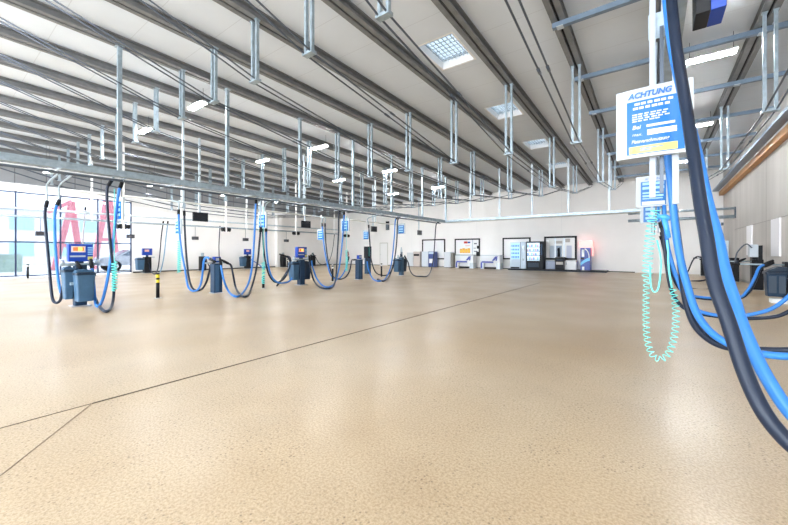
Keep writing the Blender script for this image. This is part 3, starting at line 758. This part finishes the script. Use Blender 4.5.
WHs = [([(163.5,221),(161.5,235),(160,252),(158,268),(154.5,274),(150.5,270),(149,262)],hosek,'black hose beside the first bollard, at the left wall'),
 ([(168,221),(166,238),(164,256),(161,270),(157.5,274.5)],mat('grey_blue_hose',(.2,.38,.55),.4),'grey-blue hose beside the first bollard, at the left wall'),
 ([(220,226),(219,245),(219,259),(217,268),(211,268),(207,262),(206,258.5),(203,257.5)],hosek,'black hose behind the first slim front post'),
 ([(334.5,234),(332.5,250),(329,261),(323,264.5),(318.5,262.5),(315,256),(313.5,254.5)],hosek,'thin black hose behind the centre pair of hoses'),
 ([(85.5,207),(84,225),(83,245),(88,262),(95,275)],mat('pink_grey_hose',(.45,.40,.45),.4),'thin grey hose in front of the windows behind the nearest station'),
 ([(285,256.5),(289.5,257),(291,262),(289,268),(284,276),(279,283)],hosek,'black hose looping down left of the midfield station'),
 ([(267,229),(266.5,245),(268,262),(264,268),(258,264),(250,259)],mat('deep_blue_hose',(.05,.12,.5),.4),'dark blue hose against the left wall in midfield')]
for pix,m,l in WHs: hose(hp(pix,-22.9,-23.7) if 'midfield station' not in l else hp(pix,-12,-10.8), .03, m, l, 'hoses in front of the left wall')

# ------------------------------------------------ bollards
def bollard(u, v, X, label, kind='yellow'):
    p = at(u, v, X=X)
    t = thing('bollard', (p.x,p.y,0), label, 'bollard', 'short round bollards')
    x,y = p.x,p.y
    MB().tube([(x,y,0),(x,y,.62 if kind=='yellow' else .55)], .042, 12).build('shaft', blackm, t)
    MB().tube([(x,y,0),(x,y,.015)], .09, 12).build('base_plate', steel, t)
    if kind == 'yellow':
        MB().tube([(x,y,.42),(x,y,.5)], .044, 12).build('yellow_band', yellow, t)
        MB().tube([(x,y,.55),(x,y,.64)], .044, 12).build('yellow_band', yellow, t)
        MB().tube([(x,y,.64),(x,y,.68)], .043, 12).build('cap', blackm, t)
    else:
        MB().tube([(x,y,.55),(x,y,.62)], .04, 12).build('white_band', whitep, t)
        MB().tube([(x,y,.62),(x,y,.68)], .042, 12).build('cap', blackm, t)
        MB().tube([(x,y,.68),(x,y,.72)], .036, 12).build('white_top', whitep, t)
bollard(157.8,0,-10.7,'black bollard with yellow bands between nearest station and first slim post')
bollard(263.3,0,-10.7,'black bollard with yellow bands below the instruction sign and hoses')
bollard(332.6,0,-10.8,'black bollard with white band beside the centre pair of hoses','white')
bollard(381.5,0,-10.8,'black bollard with white band left of the farthest twin bin station','white')
bollard(27.8,0,-23.4,'thin black bollard with white band in front of the windows','white')
bollard(287.5,0,-22.9,'black bollard with white band in front of the left wall pilaster','white')

# ------------------------------------------------ monitors, twin spots, small boxes
MN = ['nearest and largest','second nearest','third nearest','farthest and smallest']
for i,(u,v) in enumerate(((200.5,221.4),(306,227.8),(374,231.8),(419.7,235))):
    p = at(u,v,X=-14.6); x,y,zz = p.x,p.y,p.z; g_ = blackm if i < 2 else mat('grey_screen',(.09,.09,.09),.4)
    t = thing('hanging_monitor', (x,y,zz), f'black flat monitor on a ceiling pole, {MN[i]}', 'monitor', 'monitors on ceiling poles')
    MB().rbox(x-.05,x+.03,y-.29,y+.29,zz,zz+.36,.01).build('screen', g_, t)
    MB().box(x+.03,x+.035,y-.27,y+.27,zz+.03,zz+.33).build('glass', mat('screen_glass',(.01,.012,.02),.15), t)
    MB().box(x-.12,x-.05,y-.035,y+.035,zz+.1,roof_z(y)+.01).build('pole', galvl, t)
for i,(u,v) in enumerate(((123.2,229.5),(226,232),(296,235.3),(346.7,237.5))):
    p = at(u,v,X=-18.0); x,y,zz = p.x,p.y,p.z
    t = thing('twin_spotlight', (x,y,zz), f'pair of black spotlights on a white pole, {MN[i]}', 'spotlight', 'twin black spotlights')
    for sx in (-1,1):
        MB().tube([(x,y+sx*.07,zz+.14),(x,y+sx*.22,zz+.12)],[.07,.11],10).box(x-.04,x+.04,y+sx*.05,y+sx*.11,zz+.02,zz+.24).build('spot', blackm, t)
    MB().box(x-.04,x+.04,y-.04,y+.04,zz+.0,roof_z(y)).build('pole', whitep, t)
for i,(u,v) in enumerate(((40.5,235.8),(130.5,238.2),(195.2,239.8),(245.6,241),(286.3,242))):
    p = at(u,v,X=-22.8); x,y,zz = p.x,p.y,p.z
    t = thing('hanging_box', (x,y,zz), f'small dark box on a thin cord under the left wall rail, {ORD[i]} from the left', 'box', 'small boxes under the left rail')
    MB().rbox(x-.1,x+.1,y-.17,y+.17,zz,zz+.2,.02).build('case', mat('charcoal',(.035,.035,.045),.5), t)
    MB().tube([(x,y,zz+.2),(x,y,EYE+1.6)], .012, 6).build('cord', rodm, t)
# fire extinguisher at the back wall
p = at(347.6,257,Y=YB-.15)
t = thing('fire_extinguisher', p, 'red fire extinguisher on the back wall near the left corner', 'fire extinguisher')
MB().tube([(p.x,p.y,p.z),(p.x,p.y,p.z+.05),(p.x,p.y,p.z+.42),(p.x,p.y,p.z+.48),(p.x,p.y,p.z+.52)],[.08,.1,.1,.06,.03],12).build('cylinder', redm, t)
MB().box(p.x-.05,p.x+.05,p.y-.03,p.y+.03,p.z+.52,p.z+.60).build('valve', blackm, t)
MB().tube(smooth_path([(p.x,p.y,p.z+.54),(p.x+.12,p.y,p.z+.5),(p.x+.13,p.y,p.z+.2)],4),.012,6).build('hose', blackm, t)
MB().box(p.x-.04,p.x+.04,p.y+.09,YB,p.z+.2,p.z+.3).build('bracket', blackm, t)

# ================================================================== RIGHT WALL ROW
posts = [(24.1,'farthest, beside the back wall'),(20.2,'second farthest, beside the red capped container'),(16.3,'below the grey wall cabinet'),(12.75,'carrying the slate bin')]
for i,(y,l) in enumerate(posts):
    x = 2.78 if i else 2.2
    t = thing('hose_post', (x,y,0), 'black floor post of the right row, '+l, 'post', 'black posts along the concrete wall')
    MB().rbox(x-.14,x+.14,y-.14,y+.14,.01,1.0,.02).build('post', blackm, t)
    MB().box(x-.18,x+.18,y-.18,y+.18,0,.012).build('base_plate', steel, t)
    MB().tube([(x-.1,y-.1,.93),(x-.95 if i else x-.3,y-.1,.93)], .022, 8).build('arm', galv, t)
    MB().tube([(x-.93 if i else x-.28,y-.1,.93),(x-1.1 if i else x-.45,y-.1,.92)], .032, 8).build('nozzle', blackm, t)
y = 12.45; x = 2.44
t = thing('waste_bin', (x,y,.17), 'slate blue plastic bin hanging beside the black post at the right edge', 'bin')
b = MB(); b.rbox(x-.18,x+.18,y-.18,y+.18,.16,.76,.05,0,.03); b.build('body', navy, t)
b = MB(); b.rbox(x-.195,x+.195,y-.195,y+.195,.70,.76,.05); b.build('rim', dslate, t)
b = MB(); b.prism([(x-.18,.76),(x+.18,.76),(x+.18,.88),(x+.05,.90),(x-.14,.80)],'y',y-.17,y+.17); b.build('lid', dslate, t, .02)
b = MB(); b.box(x-.14,x-.01,y-.187,y-.180,.25,.66); b.box(x+.03,x+.14,y-.187,y-.180,.25,.66); b.build('side_panel', mat('bin_panel',(.06,.085,.12),.4,spec=.3), t)
MB().box(2.6,2.7,12.45,12.7,.45,.6).build('bracket', blackm, t)
tag(MB().rbox(2.36,2.66,12.35,12.65,0,.11,.05).build('bin_plinth', whitep),'low white block on the floor under the hanging slate bin','block')
# grey cabinet on third post
p0, p1 = at(749.5,257,Y=16.1), at(758.5,244.5,Y=16.1)
t = thing('wall_cabinet', ((p0.x+p1.x)/2,16.2,p0.z), 'pale grey metal cabinet standing on a black post by the concrete wall', 'cabinet')
MB().box(p0.x,p1.x,16.1,16.35,p0.z,p1.z).build('body', mat('pale_grey_metal',(.50,.56,.62),.35), t, .01)
MB().box(p1.x,p1.x+.10,16.12,16.5,p0.z-.12,p1.z-.03).build('side_panel', blackm, t)
MB().box(p1.x-.14,p1.x+.02,16.15,16.45,1.005,p0.z-.005).build('bracket', blackm, t)
MB().tube(smooth_path([(p0.x+.05,16.05,p0.z+.3),(p0.x-.1,16.0,p0.z+.42),(p0.x-.3,16.0,p0.z+.15),(p0.x-.36,16.0,.9)],5),.02,6).build('cable', rodm, t)
# red capped container near post 2
q = at(726.5,264,Y=20.4)
t = thing('canister', (q.x,20.4,0), 'dark blue container with red cap beside the second farthest black post','container')
MB().rbox(q.x-.22,q.x+.25,20.25,20.6,.02,.72,.05).build('body', navy, t)
MB().tube([(q.x-.05,20.4,.72),(q.x-.05,20.4,.95)],[.12,.09],10).build('cap', redm, t)
MB().box(q.x-.22,q.x-.12,20.3,20.4,.72,.84).build('handle', whitep, t)
q = at(727,256,Y=23.2)
tag(MB().rbox(q.x-.07,q.x+.07,23.2,23.3,q.z,q.z+.75,.02).build('wall_dispenser', galvl),'narrow grey upright dispenser near the right back corner','dispenser')
q = at(723,224,Y=YB)
MBp = MB().box(q.x-.08,q.x+.08,YB-.04,YB,q.z-.08,q.z+.08)
tag(MBp.build('wall_socket', rodm),'tiny dark socket on the back wall near the right corner','socket')
# white panels on the concrete wall
for i,(y0,y1,z0,z1,l) in enumerate(((15.15,16.05,1.11,2.27,'nearer'),(18.75,19.6,1.11,2.27,'farther'))):
    t = tag(MB().box(XR-.05,XR,y0,y1,z0,z1).build('wall_board', mat('board_white',(.86,.86,.9),.3), bevel=.01), f'plain white upright board on the concrete wall, the {l} one', 'board', 'white boards on the concrete wall')
struct(MB().box(XR-.012,XR,11,22.3,2.27,2.285).build('trim_5', mat('concrete_line',(.36,.34,.33),.8)), 'faint horizontal joint in the concrete wall')
struct(MB().box(XR-.02,XR,YF,YB,0,.08).build('baseboard_right', mat('kerb_grey',(.4,.38,.35),.8)))

# ================================================================== BACK WALL GROUP
def bw(u, v, Y): return at(u, v, Y=Y)
def fr(u0,u1,v0,v1,label,Yw=YB-.06,th=.10,pane=None,bottom=True, group='black wall frames'):
    a, b = bw(u0,(v0),Yw), bw(u1,v1,Yw); x0,x1 = a.x,b.x
    z1 = bw((u0+u1)/2,v0,Yw).z; z0 = bw((u0+u1)/2,v1,Yw).z
    t = thing('wall_frame', ((x0+x1)/2,Yw,z0), label, 'frame', group)
    f = MB(); f.box(x0,x0+th,Yw,YB,z0,z1); f.box(x1-th,x1,Yw,YB,z0,z1); f.box(x0,x1,Yw-.01,YB,z1-th,z1); f.box(x0,x1,Yw-.01,YB,z0,z0+th)
    f.build('frame', blackm, t)
    if pane: MB().box(x0+th,x1-th,YB-.03,YB,z0+th,z1-th).build('panel', pane, t)
    return t, x0+th, x1-th, z0+th, z1-th
mirror = mat('mirror_pane', (.72,.72,.70), .08, .95)
whpan = mat('white_panel', (.84,.85,.86), .3)
fr(422,445,239.2,259.3,'black framed white panel on the back wall, leftmost frame',pane=whpan)
t,x0,x1,z0,z1 = fr(454.6,479.8,238.6,256,'black framed wall poster with orange and yellow packages',pane=whpan)
W_ = x1-x0; H_ = z1-z0; org = mat('orange_print',(.85,.40,.03),.4); orl = mat('yellow_print',(.9,.60,.05),.4)
def rel(a,b,c_,d_,yy=.035): return (x0+W_*a,x0+W_*b,YB-yy,YB-yy+.004,z0+H_*c_,z0+H_*d_)
m = MB()
for k in range(4): m.rbox(x0+W_*(.18+.115*k),x0+W_*(.29+.115*k),YB-.036,YB-.031,z0+H_*.12,z0+H_*(.40+.04*(k%2)),.002)
m.build('orange_package_print', org, t)
m = MB()
for k in range(4): m.box(x0+W_*(.20+.115*k),x0+W_*(.27+.115*k),YB-.038,YB-.036,z0+H_*.18,z0+H_*.32)
m.build('yellow_package_print', orl, t)
MB().box(*rel(.36,.52,.76,.90)).build('red_logo', redm, t); MB().box(*rel(.53,.64,.78,.88)).build('blue_logo', bluem, t)
MB().box(*rel(.42,.62,.58,.64)).build('small_print', mat('pink_print',(.8,.5,.45),.4), t)
m = MB(); m.box(*rel(.73,.75,0,1,.05)); m.build('divider', galv, t)
m = MB(); m.box(*rel(.80,.92,.70,.78)); m.box(*rel(.78,.88,.42,.46)); m.box(*rel(.80,.95,.2,.26)); m.build('dark_print_and_reflection', mat('dark_print_and_reflection',(.1,.1,.15),.4), t)
m = MB(); m.box(*rel(.90,1.0,.0,.2,.06)); m.box(*rel(.93,1.0,.40,.6,.06)); m.build('dark_fitting', blackm, t)
fr(502.5,530.5,237.6,259.5,'black framed white panel behind the pale blue vending machine',pane=whpan)
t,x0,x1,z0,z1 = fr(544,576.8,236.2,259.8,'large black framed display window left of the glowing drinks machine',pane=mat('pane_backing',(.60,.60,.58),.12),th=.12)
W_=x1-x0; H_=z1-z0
for a,b,c_,d_,m_,nm_ in ((.0,.10,0,.9,whpan,'white_reflection'),(.14,.30,0,.62,mat('misty_blue_reflection',(.38,.46,.55),.3),'blue_reflection'),(.36,.56,.05,.62,mat('steel_blue_reflection',(.14,.22,.32),.3),'blue_reflection'),(.41,.50,.0,.5,whpan,'white_reflection'),(.72,.90,.0,.62,mat('grey_blue_reflection',(.36,.40,.52),.3),'blue_reflection'),(.30,.58,.72,.86,mat('brown_grey_reflection',(.32,.30,.27),.4),'dark_print_and_reflection'),(.68,.84,.78,.96,MATS['brown_grey_reflection'],'dark_print_and_reflection')):
    MB().box(*rel(a,b,c_,d_,.034)).build(nm_, m_, t)  # flat colour patches paint the hall's reflection onto the window panel
for a,b in ((.31,.35),(.62,.66)): MB().box(x0+(x1-x0)*a,x0+(x1-x0)*b,YB-.05,YB-.03,z0,z1).build('mullion', galvl, t)

# platform
px0, px1 = bw(508,0,24.2).x, bw(606.5,0,24.2).x
PH = .10
t = thing('platform', ((px0+px1)/2,24.8,0), 'low black edged platform under the drinks machines', 'platform')
MB().box(px0,px1,24.2,YB-.025,0,PH).build('deck', blackm, t); MB().box(px0,px1,24.17,24.2,0,.03).build('edge_strip', dslate, t)

def machine(u0,u1,vtop,label,body,Y0=24.45,dep=.8,z0=PH,name='vending_machine',cat='vending machine'):
    x0, x1 = bw(u0,0,Y0).x, bw(u1,0,Y0).x; z1 = bw((u0+u1)/2,vtop,Y0).z
    t = thing(name, ((x0+x1)/2,Y0+dep/2,z0), label, cat)
    MB().box(x0,x1,Y0,Y0+dep,z0,z1).build('body', body, t, .015)
    return t,x0,x1,z0,z1,Y0
pb = mat('pale_blue_metal',(.55,.66,.78),.3)
gl = mat('lit_blue_glass',(.25,.50,.80),.2, emit=(.35,.65,1), es=.35)
prod = [mat('product_white',(.85,.88,.9),.4), mat('product_blue',(.03,.15,.6),.4), mat('product_pink',(.75,.2,.4),.4), mat('product_teal',(.1,.5,.6),.4)]
t,x0,x1,z0,z1,Y = machine(510,525.8,242,'pale blue vending machine with lit glass front',pb)
W_=x1-x0; H_=z1-z0
MB().box(x0+W_*.08,x0+W_*.62,Y-.02,Y,z0+H_*.36,z0+H_*.95).build('glass_front', gl, t)
m = MB()
for r_ in range(4):
    for k in range(5): m.box(x0+W_*(.11+.10*k),x0+W_*(.17+.10*k),Y-.03,Y-.02,z0+H_*(.40+.14*r_),z0+H_*(.47+.14*r_))
m.build('product_row', prod[1], t)
MB().box(x0+W_*.66,x0+W_*.68,Y-.02,Y,z0,z1).build('door_seam', rodm, t)
m = MB(); m.box(x0+W_*.76,x0+W_*.92,Y-.02,Y,z0+H_*.68,z0+H_*.85); m.build('coin_panel', galv, t)
MB().box(x0+W_*.80,x0+W_*.90,Y-.02,Y,z0+H_*.3,z0+H_*.38).build('coin_return', galv, t)
MB().box(x0+W_*.05,x0+W_*.6,Y-.02,Y,z0+.02,z0+.10).build('kick_plate', blackm, t)
t,x0,x1,z0,z1,Y = machine(526.2,543,241.4,'black drinks machine with lit shelves of goods',blackm)
W_=x1-x0; H_=z1-z0
MB().box(x0+W_*.06,x0+W_*.80,Y-.015,Y,z0+H_*.30,z0+H_*.96).build('lit_front', mat('lit_shelf_back',(.6,.75,.85),.3,emit=(.6,.8,1),es=.45), t)
for r_ in range(4):
    for k in range(6):
        m = MB(); zb = z0+H_*(.34+.155*r_); xx = x0+W_*(.09+.118*k)
        m.tube([(xx+.03,Y-.03,zb),(xx+.03,Y-.03,zb+.12),(xx+.03,Y-.03,zb+.16)],[.035,.035,.02],6); m.build('product', prod[(k*3+r_*5)%4], t)
m = MB()
for r_ in range(5): m.box(x0+W_*.06,x0+W_*.80,Y-.06,Y-.01,z0+H_*(.32+.155*r_),z0+H_*(.335+.155*r_))
m.build('shelf', blackm, t)
MB().box(x0+W_*.86,x0+W_*.96,Y-.02,Y,z0+H_*.5,z0+H_*.9).build('coin_panel', navy, t)
MB().box(x0+W_*.10,x0+W_*.74,Y-.02,Y,z0+H_*.06,z0+H_*.22).build('delivery_flap', dslate, t)
# counter cabinets below mirror
for i,(u0,u1,vt,l,m_) in enumerate(((545.5,555,260.8,'grey-blue low cabinet under the left end of the large framed window',mat('grey_blue_metal',(.36,.42,.55),.4)),(564.5,576.5,261,'white low cabinet under the right end of the large framed window',whitep))):
    t,x0,x1,z0,z1,Y = machine(u0,u1,vt,l,m_,24.9,.5,PH,'low_cabinet','cabinet')
    MB().box(x0+.05,x1-.05,Y-.015,Y,z0+.05,z1-.05).build('door', m_, t)
    MB().box(x0+.1,x0+.12,Y-.03,Y-.015,z0+.3,z0+.45).build('handle', rodm, t)
t,x0,x1,z0,z1,Y = machine(555,564,257.2,'black machine with grey slot standing in front of the large framed window',blackm,24.6,.5,PH,'change_machine','machine')
MB().box(x0+.06,x1-.06,Y-.02,Y,z0+.32,z0+.50).build('slot_panel', mat('warm_grey',(.45,.42,.38),.4), t)
MB().box(x0+.1,x1-.1,Y-.02,Y,z0+.58,z0+.66).build('screen', dslate, t)
# glowing drinks machine
t,x0,x1,z0,z1,Y = machine(580.3,590,247.8,'blue drinks machine with white swoosh and glowing pink top',mat('deep_blue',(.01,.05,.36),.3),24.6,.7,PH)
W_=x1-x0; H_=z1-z0
m = MB()
def band(k0,k1,th,mat_,nm):
    m = MB(); n = 8; vs=[]
    for k in range(n+1):
        a = k/n; zz = z0+H_*(k0+(k1-k0)*math.sin(a*PI/2)); vs += [(x0+W_*a,Y-.006,zz),(x0+W_*a,Y-.006,zz+H_*th),(x0+W_*a,Y+.002,zz+H_*th),(x0+W_*a,Y+.002,zz)]
    fs=[(0,1,2,3),(4*n+3,4*n+2,4*n+1,4*n)]
    for k in range(n):
        for j in range(4): a=4*k+j; b=4*k+(j+1)%4; fs.append((a,a+4,b+4,b))
    m.add(vs,fs); return m.build(nm, mat_, t)
band(.18,.42,.14,mat('sky_blue_print',(.12,.5,.85),.3),'light_swoosh')
m = MB(); n=8; vs=[]
for k in range(n+1):
    a=PI/2*k/n; vs += [(x0+W_*(.45+.5*math.sin(a)),Y-.008,z0+H_*(.55+.42*math.cos(a))),(x0+W_*(.45+.42*math.sin(a)),Y-.008,z0+H_*(.55+.36*math.cos(a)))]
m.add(vs,[(2*k,2*k+2,2*k+3,2*k+1) for k in range(n)]); m.build('white_arc', prod[0], t)
MB().box(x0+W_*.15,x0+W_*.42,Y-.012,Y,z0+H_*.60,z0+H_*.92).build('white_window', prod[0], t)
MB().box(x0+W_*.05,x0+W_*.38,Y-.014,Y,z0+H_*.48,z0+H_*.56).build('dark_keypad', blackm, t)
MB().box(x0+W_*.18,x0+W_*.42,Y-.02,Y,z0-.0,z0+H_*.16).build('outlet', whitep, t)
pk = mat('pink_light',(1,.45,.42),.4, emit=(1,.35,.32), es=.55)
MB().box(x0-.12,x1+.10,Y+.35,Y+.7,z1+.01,z1+.45).build('glowing_header', pk, t)
MB().box(x1+.04,x1+.12,Y+.4,Y+.7,z0+.9,z1+.0).build('glowing_side', pk, t)
# left units standing against the back wall
units = [(406.8,413,252.6,mat('unit_grey',(.62,.66,.70),.35),'pale grey upright unit, leftmost at the back wall','n'),
 (413.3,419.8,251.6,mat('unit_beige',(.60,.54,.50),.4),'beige machine with black slot beside the leftmost grey unit','s'),
 (421.6,428,251.6,mat('unit_pale',(.66,.72,.78),.35),'pale blue unit below the leftmost frame','n'),
 (428.3,434,251.5,mat('unit_blue',(.05,.09,.30),.35),'dark blue machine with white label below the leftmost frame','b'),
 (444,450.3,252,mat('unit_grey2',(.66,.70,.75),.35),'pale upright unit right of the leftmost frame','d')]
for u0,u1,vt,m_,l,k in units:
    t,x0,x1,z0,z1,Y = machine(u0,u1,vt,l,m_,24.7,.6,.03,'service_unit','machine')
    MB().box(x0+.02,x1-.02,Y+.02,Y+.6,0,.03).build('plinth', blackm, t)
    if k == 's': MB().box(x0+.06,x1-.06,Y-.02,Y,z1-.36,z1-.20).build('slot', blackm, t)
    if k == 'b': MB().box(x0+.1,x1-.1,Y-.02,Y,z0+.3,z0+.65).build('label_plate', whitep, t); MB().box(x0+.04,x1-.04,Y-.03,Y,z1-.2,z1-.04).build('top_panel', pb, t)
    if k == 'd': MB().box(x1-.02,x1+.16,Y+.1,Y+.55,z0+.05,z1-.08).build('side_box', mat('brown_grey',(.28,.26,.24),.5), t)
    if k == 'n': MB().box(x0+.06,x1-.06,Y-.015,Y,z0+.1,z1-.2).build('door', m_, t)
# mat cleaning benches with blue stripes
for i,(u0,u1,l) in enumerate(((455.5,473.2,'white mat cleaning bench with blue stripe under the package poster'),(480.5,500.2,'white mat cleaning bench with blue stripe between poster and vending machines'))):
    Y=24.6; x0,x1 = bw(u0,0,Y).x, bw(u1,0,Y).x; z1 = bw((u0+u1)/2,255.5,Y).z
    t = thing('cleaning_bench', ((x0+x1)/2,Y,0), l, 'cleaning machine', 'mat cleaning benches')
    MB().box(x0,x1,Y,Y+.6,.42,z1).build('body', mat('bench_white',(.74,.77,.80),.35), t, .01)
    MB().box(x0,x0+.22,Y,Y+.6,0,.42).build('leg', galvl if i else whitep, t); MB().box(x1-.3,x1,Y,Y+.6,0,.42).build('leg', galvl, t)
    MB().box(x0+.25,x1-.32,Y+.1,Y+.55,.0,.13).build('tray', blackm, t)
    MB().box(x0+.2,x1-.3,Y+.3,Y+.6,.1,.45).build('back_plate', whpan, t)
    st = mat('bench_blue',(.06,.09,.42),.4)
    m = MB(); w_ = x1-x0
    m.box(x0+.10,x0+w_*.66,Y-.012,Y,.44,.56); m.prism([(x0+.02,.05),(x0+.14,.05),(x0+.14,.46),(x0+.22,.54),(x0+.10,.54),(x0+.02,.44)],'y',Y-.012,Y)
    m.prism([(x0+w_*.58,.60),(x0+w_*.70,.60),(x0+w_*.90,z1-.06),(x0+w_*.76,z1-.06)],'y',Y-.012,Y)
    m.prism([(x0+w_*.76,.60),(x0+w_*.84,.60),(x0+w_*.86,z1-.16),(x0+w_*.80,z1-.16)],'y',Y-.012,Y)
    m.build('blue_stripe', st, t)
    MB().box(x0-.02,x1+.02,Y-.02,Y+.6,z1,z1+.03).build('top_edge', galv, t)

# ================================================================== OUTSIDE THE LEFT WINDOWS
gnd = MB().box(-75, XL-.25, -60, 45, -.25, -.03).build('ground', mat('pale_paving',(.62,.62,.60),.8,0,.05,.6)); gnd['kind']='structure'; gnd['label']='pale paving outside the windows'
M_fac = joint_mat('pale_facade', (.72,.72,.73), 1, 2.4, .9, (.42,.62,.64), .03, .5)
for i,(y0,y1,h,l) in enumerate(((-30,-2,6.5,'pale office building outside, at the left window edge'),(-1,14,5.4,'pale long building outside behind the parked car'))):
    t = thing('building', (-52,(y0+y1)/2,-.03), l, 'building', 'buildings outside the windows')
    MB().box(-60,-50,y0,y1,-.03,h).build('wall', mat('facade_plaster',(.78,.76,.76),.8), t)
    MB().box(-60.2,-49.8,y0-.2,y1+.2,h,h+.3).build('roof', mat('roof_edge',(.55,.6,.62),.6), t)
    m = MB(); y = y0+1
    k = 0
    while y < y1-2:
        MB().box(-50.02,-49.95,y,y+1.7,.8,2.3).build('window', mat('teal_glass',(.42,.62,.64),.4), t)
        if h > 4: MB().box(-50.02,-49.95,y,y+1.7,3.4,4.8).build('window', mat('teal_glass',(.42,.62,.64),.4), t)
        y += 2.6; k += 1
pr = mat('red_lattice',(.80,.30,.34),.6)
for i,(y,h,l) in enumerate(((8.2,6.2,'tall pink-red steel sculpture mast outside the windows'),(6.1,4.8,'shorter pink-red steel sculpture mast outside the windows'))):
    t = thing('red_mast', (-33,y,-.03), l, 'sculpture', 'red structures outside')
    for a,b in (((-33,y-.6,-.03),(-33,y+.35,h)),((-33.2,y+.9,-.03),(-33.2,y+.35,h-.05))): MB().bar(a,b,.32,.32).build('leg', pr, t)
    MB().bar((-33,y-.35,h*.35),(-33,y+.75,h*.35),.22,.22).build('cross_beam', pr, t)
    MB().bar((-32.9,y+.3,h),(-32.9,y-.9,h*.82),.25,.25).build('arm', pr, t)
tag(MB().box(-33.4,-32.8,-3,4,-.03,1.1).build('hedge_planter', mat('pale_green',(.45,.58,.50),.8,0,.2,4)),'low pale planter outside the left windows','planter')
# parked white car
cx, cy = -29.2, 9.0
t = thing('car', (cx,cy,-.03), 'white car parked outside, seen through the window behind the nearest station', 'car')
prof = [(-2.1,.35),(-2.15,.62),(-2.0,.88),(-1.15,1.0),(-.45,1.42),(.1,1.5),(1.0,1.48),(1.75,1.15),(2.05,.95),(2.1,.35)]
m = MB(); n=len(prof); lev=[(-.86,.0,.94),(-.80,.0,1),(.80,.0,1),(.86,.0,.94)]
vs=[(cx+lx, cy+p[0]*k_, (p[1]*(1 if p[1]<1.05 else .985 if abs(lx)<.85 else .9))) for lx,_,k_ in lev for p in prof]
fs=[tuple(range(n)), tuple(range(4*n-1,3*n-1,-1))]+[(j*n+i,j*n+(i+1)%n,(j+1)*n+(i+1)%n,(j+1)*n+i) for j in range(3) for i in range(n)]
m.add(vs,fs); m.build('body', mat('car_white',(.62,.64,.68),.25), t)
m = MB(); 
for sx in (-1,1): m.prism([(cy-1.0,1.0),(cy-.42,1.36),(cy+.95,1.40),(cy+1.5,1.1),(cy+1.4,.98)],'x',cx+sx*.865,cx+sx*.875)
m.build('side_window', mat('car_glass',(.18,.24,.30),.15), t)
m = MB(); m.add([(cx-.7,cy-1.16,1.02),(cx+.7,cy-1.16,1.02),(cx+.62,cy-.5,1.42),(cx-.62,cy-.5,1.42)],[(0,1,2,3)]); m.build('windscreen', MATS['car_glass'], t)
for sx in (-1,1):
    for yy in (-1.35,1.3):
        w_ = MB().tube([(cx+sx*.70,cy+yy,.32),(cx+sx*.88,cy+yy,.32)], .35, 18).build('wheel', blackm, t)
        MB().tube([(cx+sx*.87,cy+yy,.32),(cx+sx*.895,cy+yy,.32)], .2, 14).build('hub_cap', steel, w_)
MB().box(cx+.55,cx+.84,cy-2.13,cy-2.0,.62,.78).build('headlight', mat('headlight',(.4,.45,.5),.1), t)
MB().box(cx-.84,cx-.55,cy-2.13,cy-2.0,.62,.78).build('headlight', MATS['headlight'], t)
MB().box(cx-.7,cx+.7,cy-2.16,cy-2.05,.38,.55).build('grille', rodm, t)

# ================================================================== LIGHT AND CAMERA
wd = bpy.data.worlds.new('daylight'); SC.world = wd; wd.use_nodes = True
bg = wd.node_tree.nodes['Background']; bg.inputs[0].default_value = (.86,.93,1,1); bg.inputs[1].default_value = 4.8
cam = bpy.data.cameras.new('camera'); co = bpy.data.objects.new('camera', cam); COL.objects.link(co)
cam.sensor_width = 36; cam.lens = 36*F/788; cam.shift_y = (HY-262.5)/788
co.location = (0,0,EYE); co.rotation_euler = (PI/2,0,TH); cam.clip_end = 300; cam.clip_start = .02
SC.camera = co
SC.view_settings.view_transform = 'Standard'; SC.view_settings.look = 'None'
SC.view_settings.exposure = 1.24; SC.view_settings.gamma = 1
SC.cycles.use_denoising = True
SC.cycles.max_bounces = 10; SC.cycles.diffuse_bounces = 6; SC.cycles.transparent_max_bounces = 12
SC.cycles.sample_clamp_indirect = 8
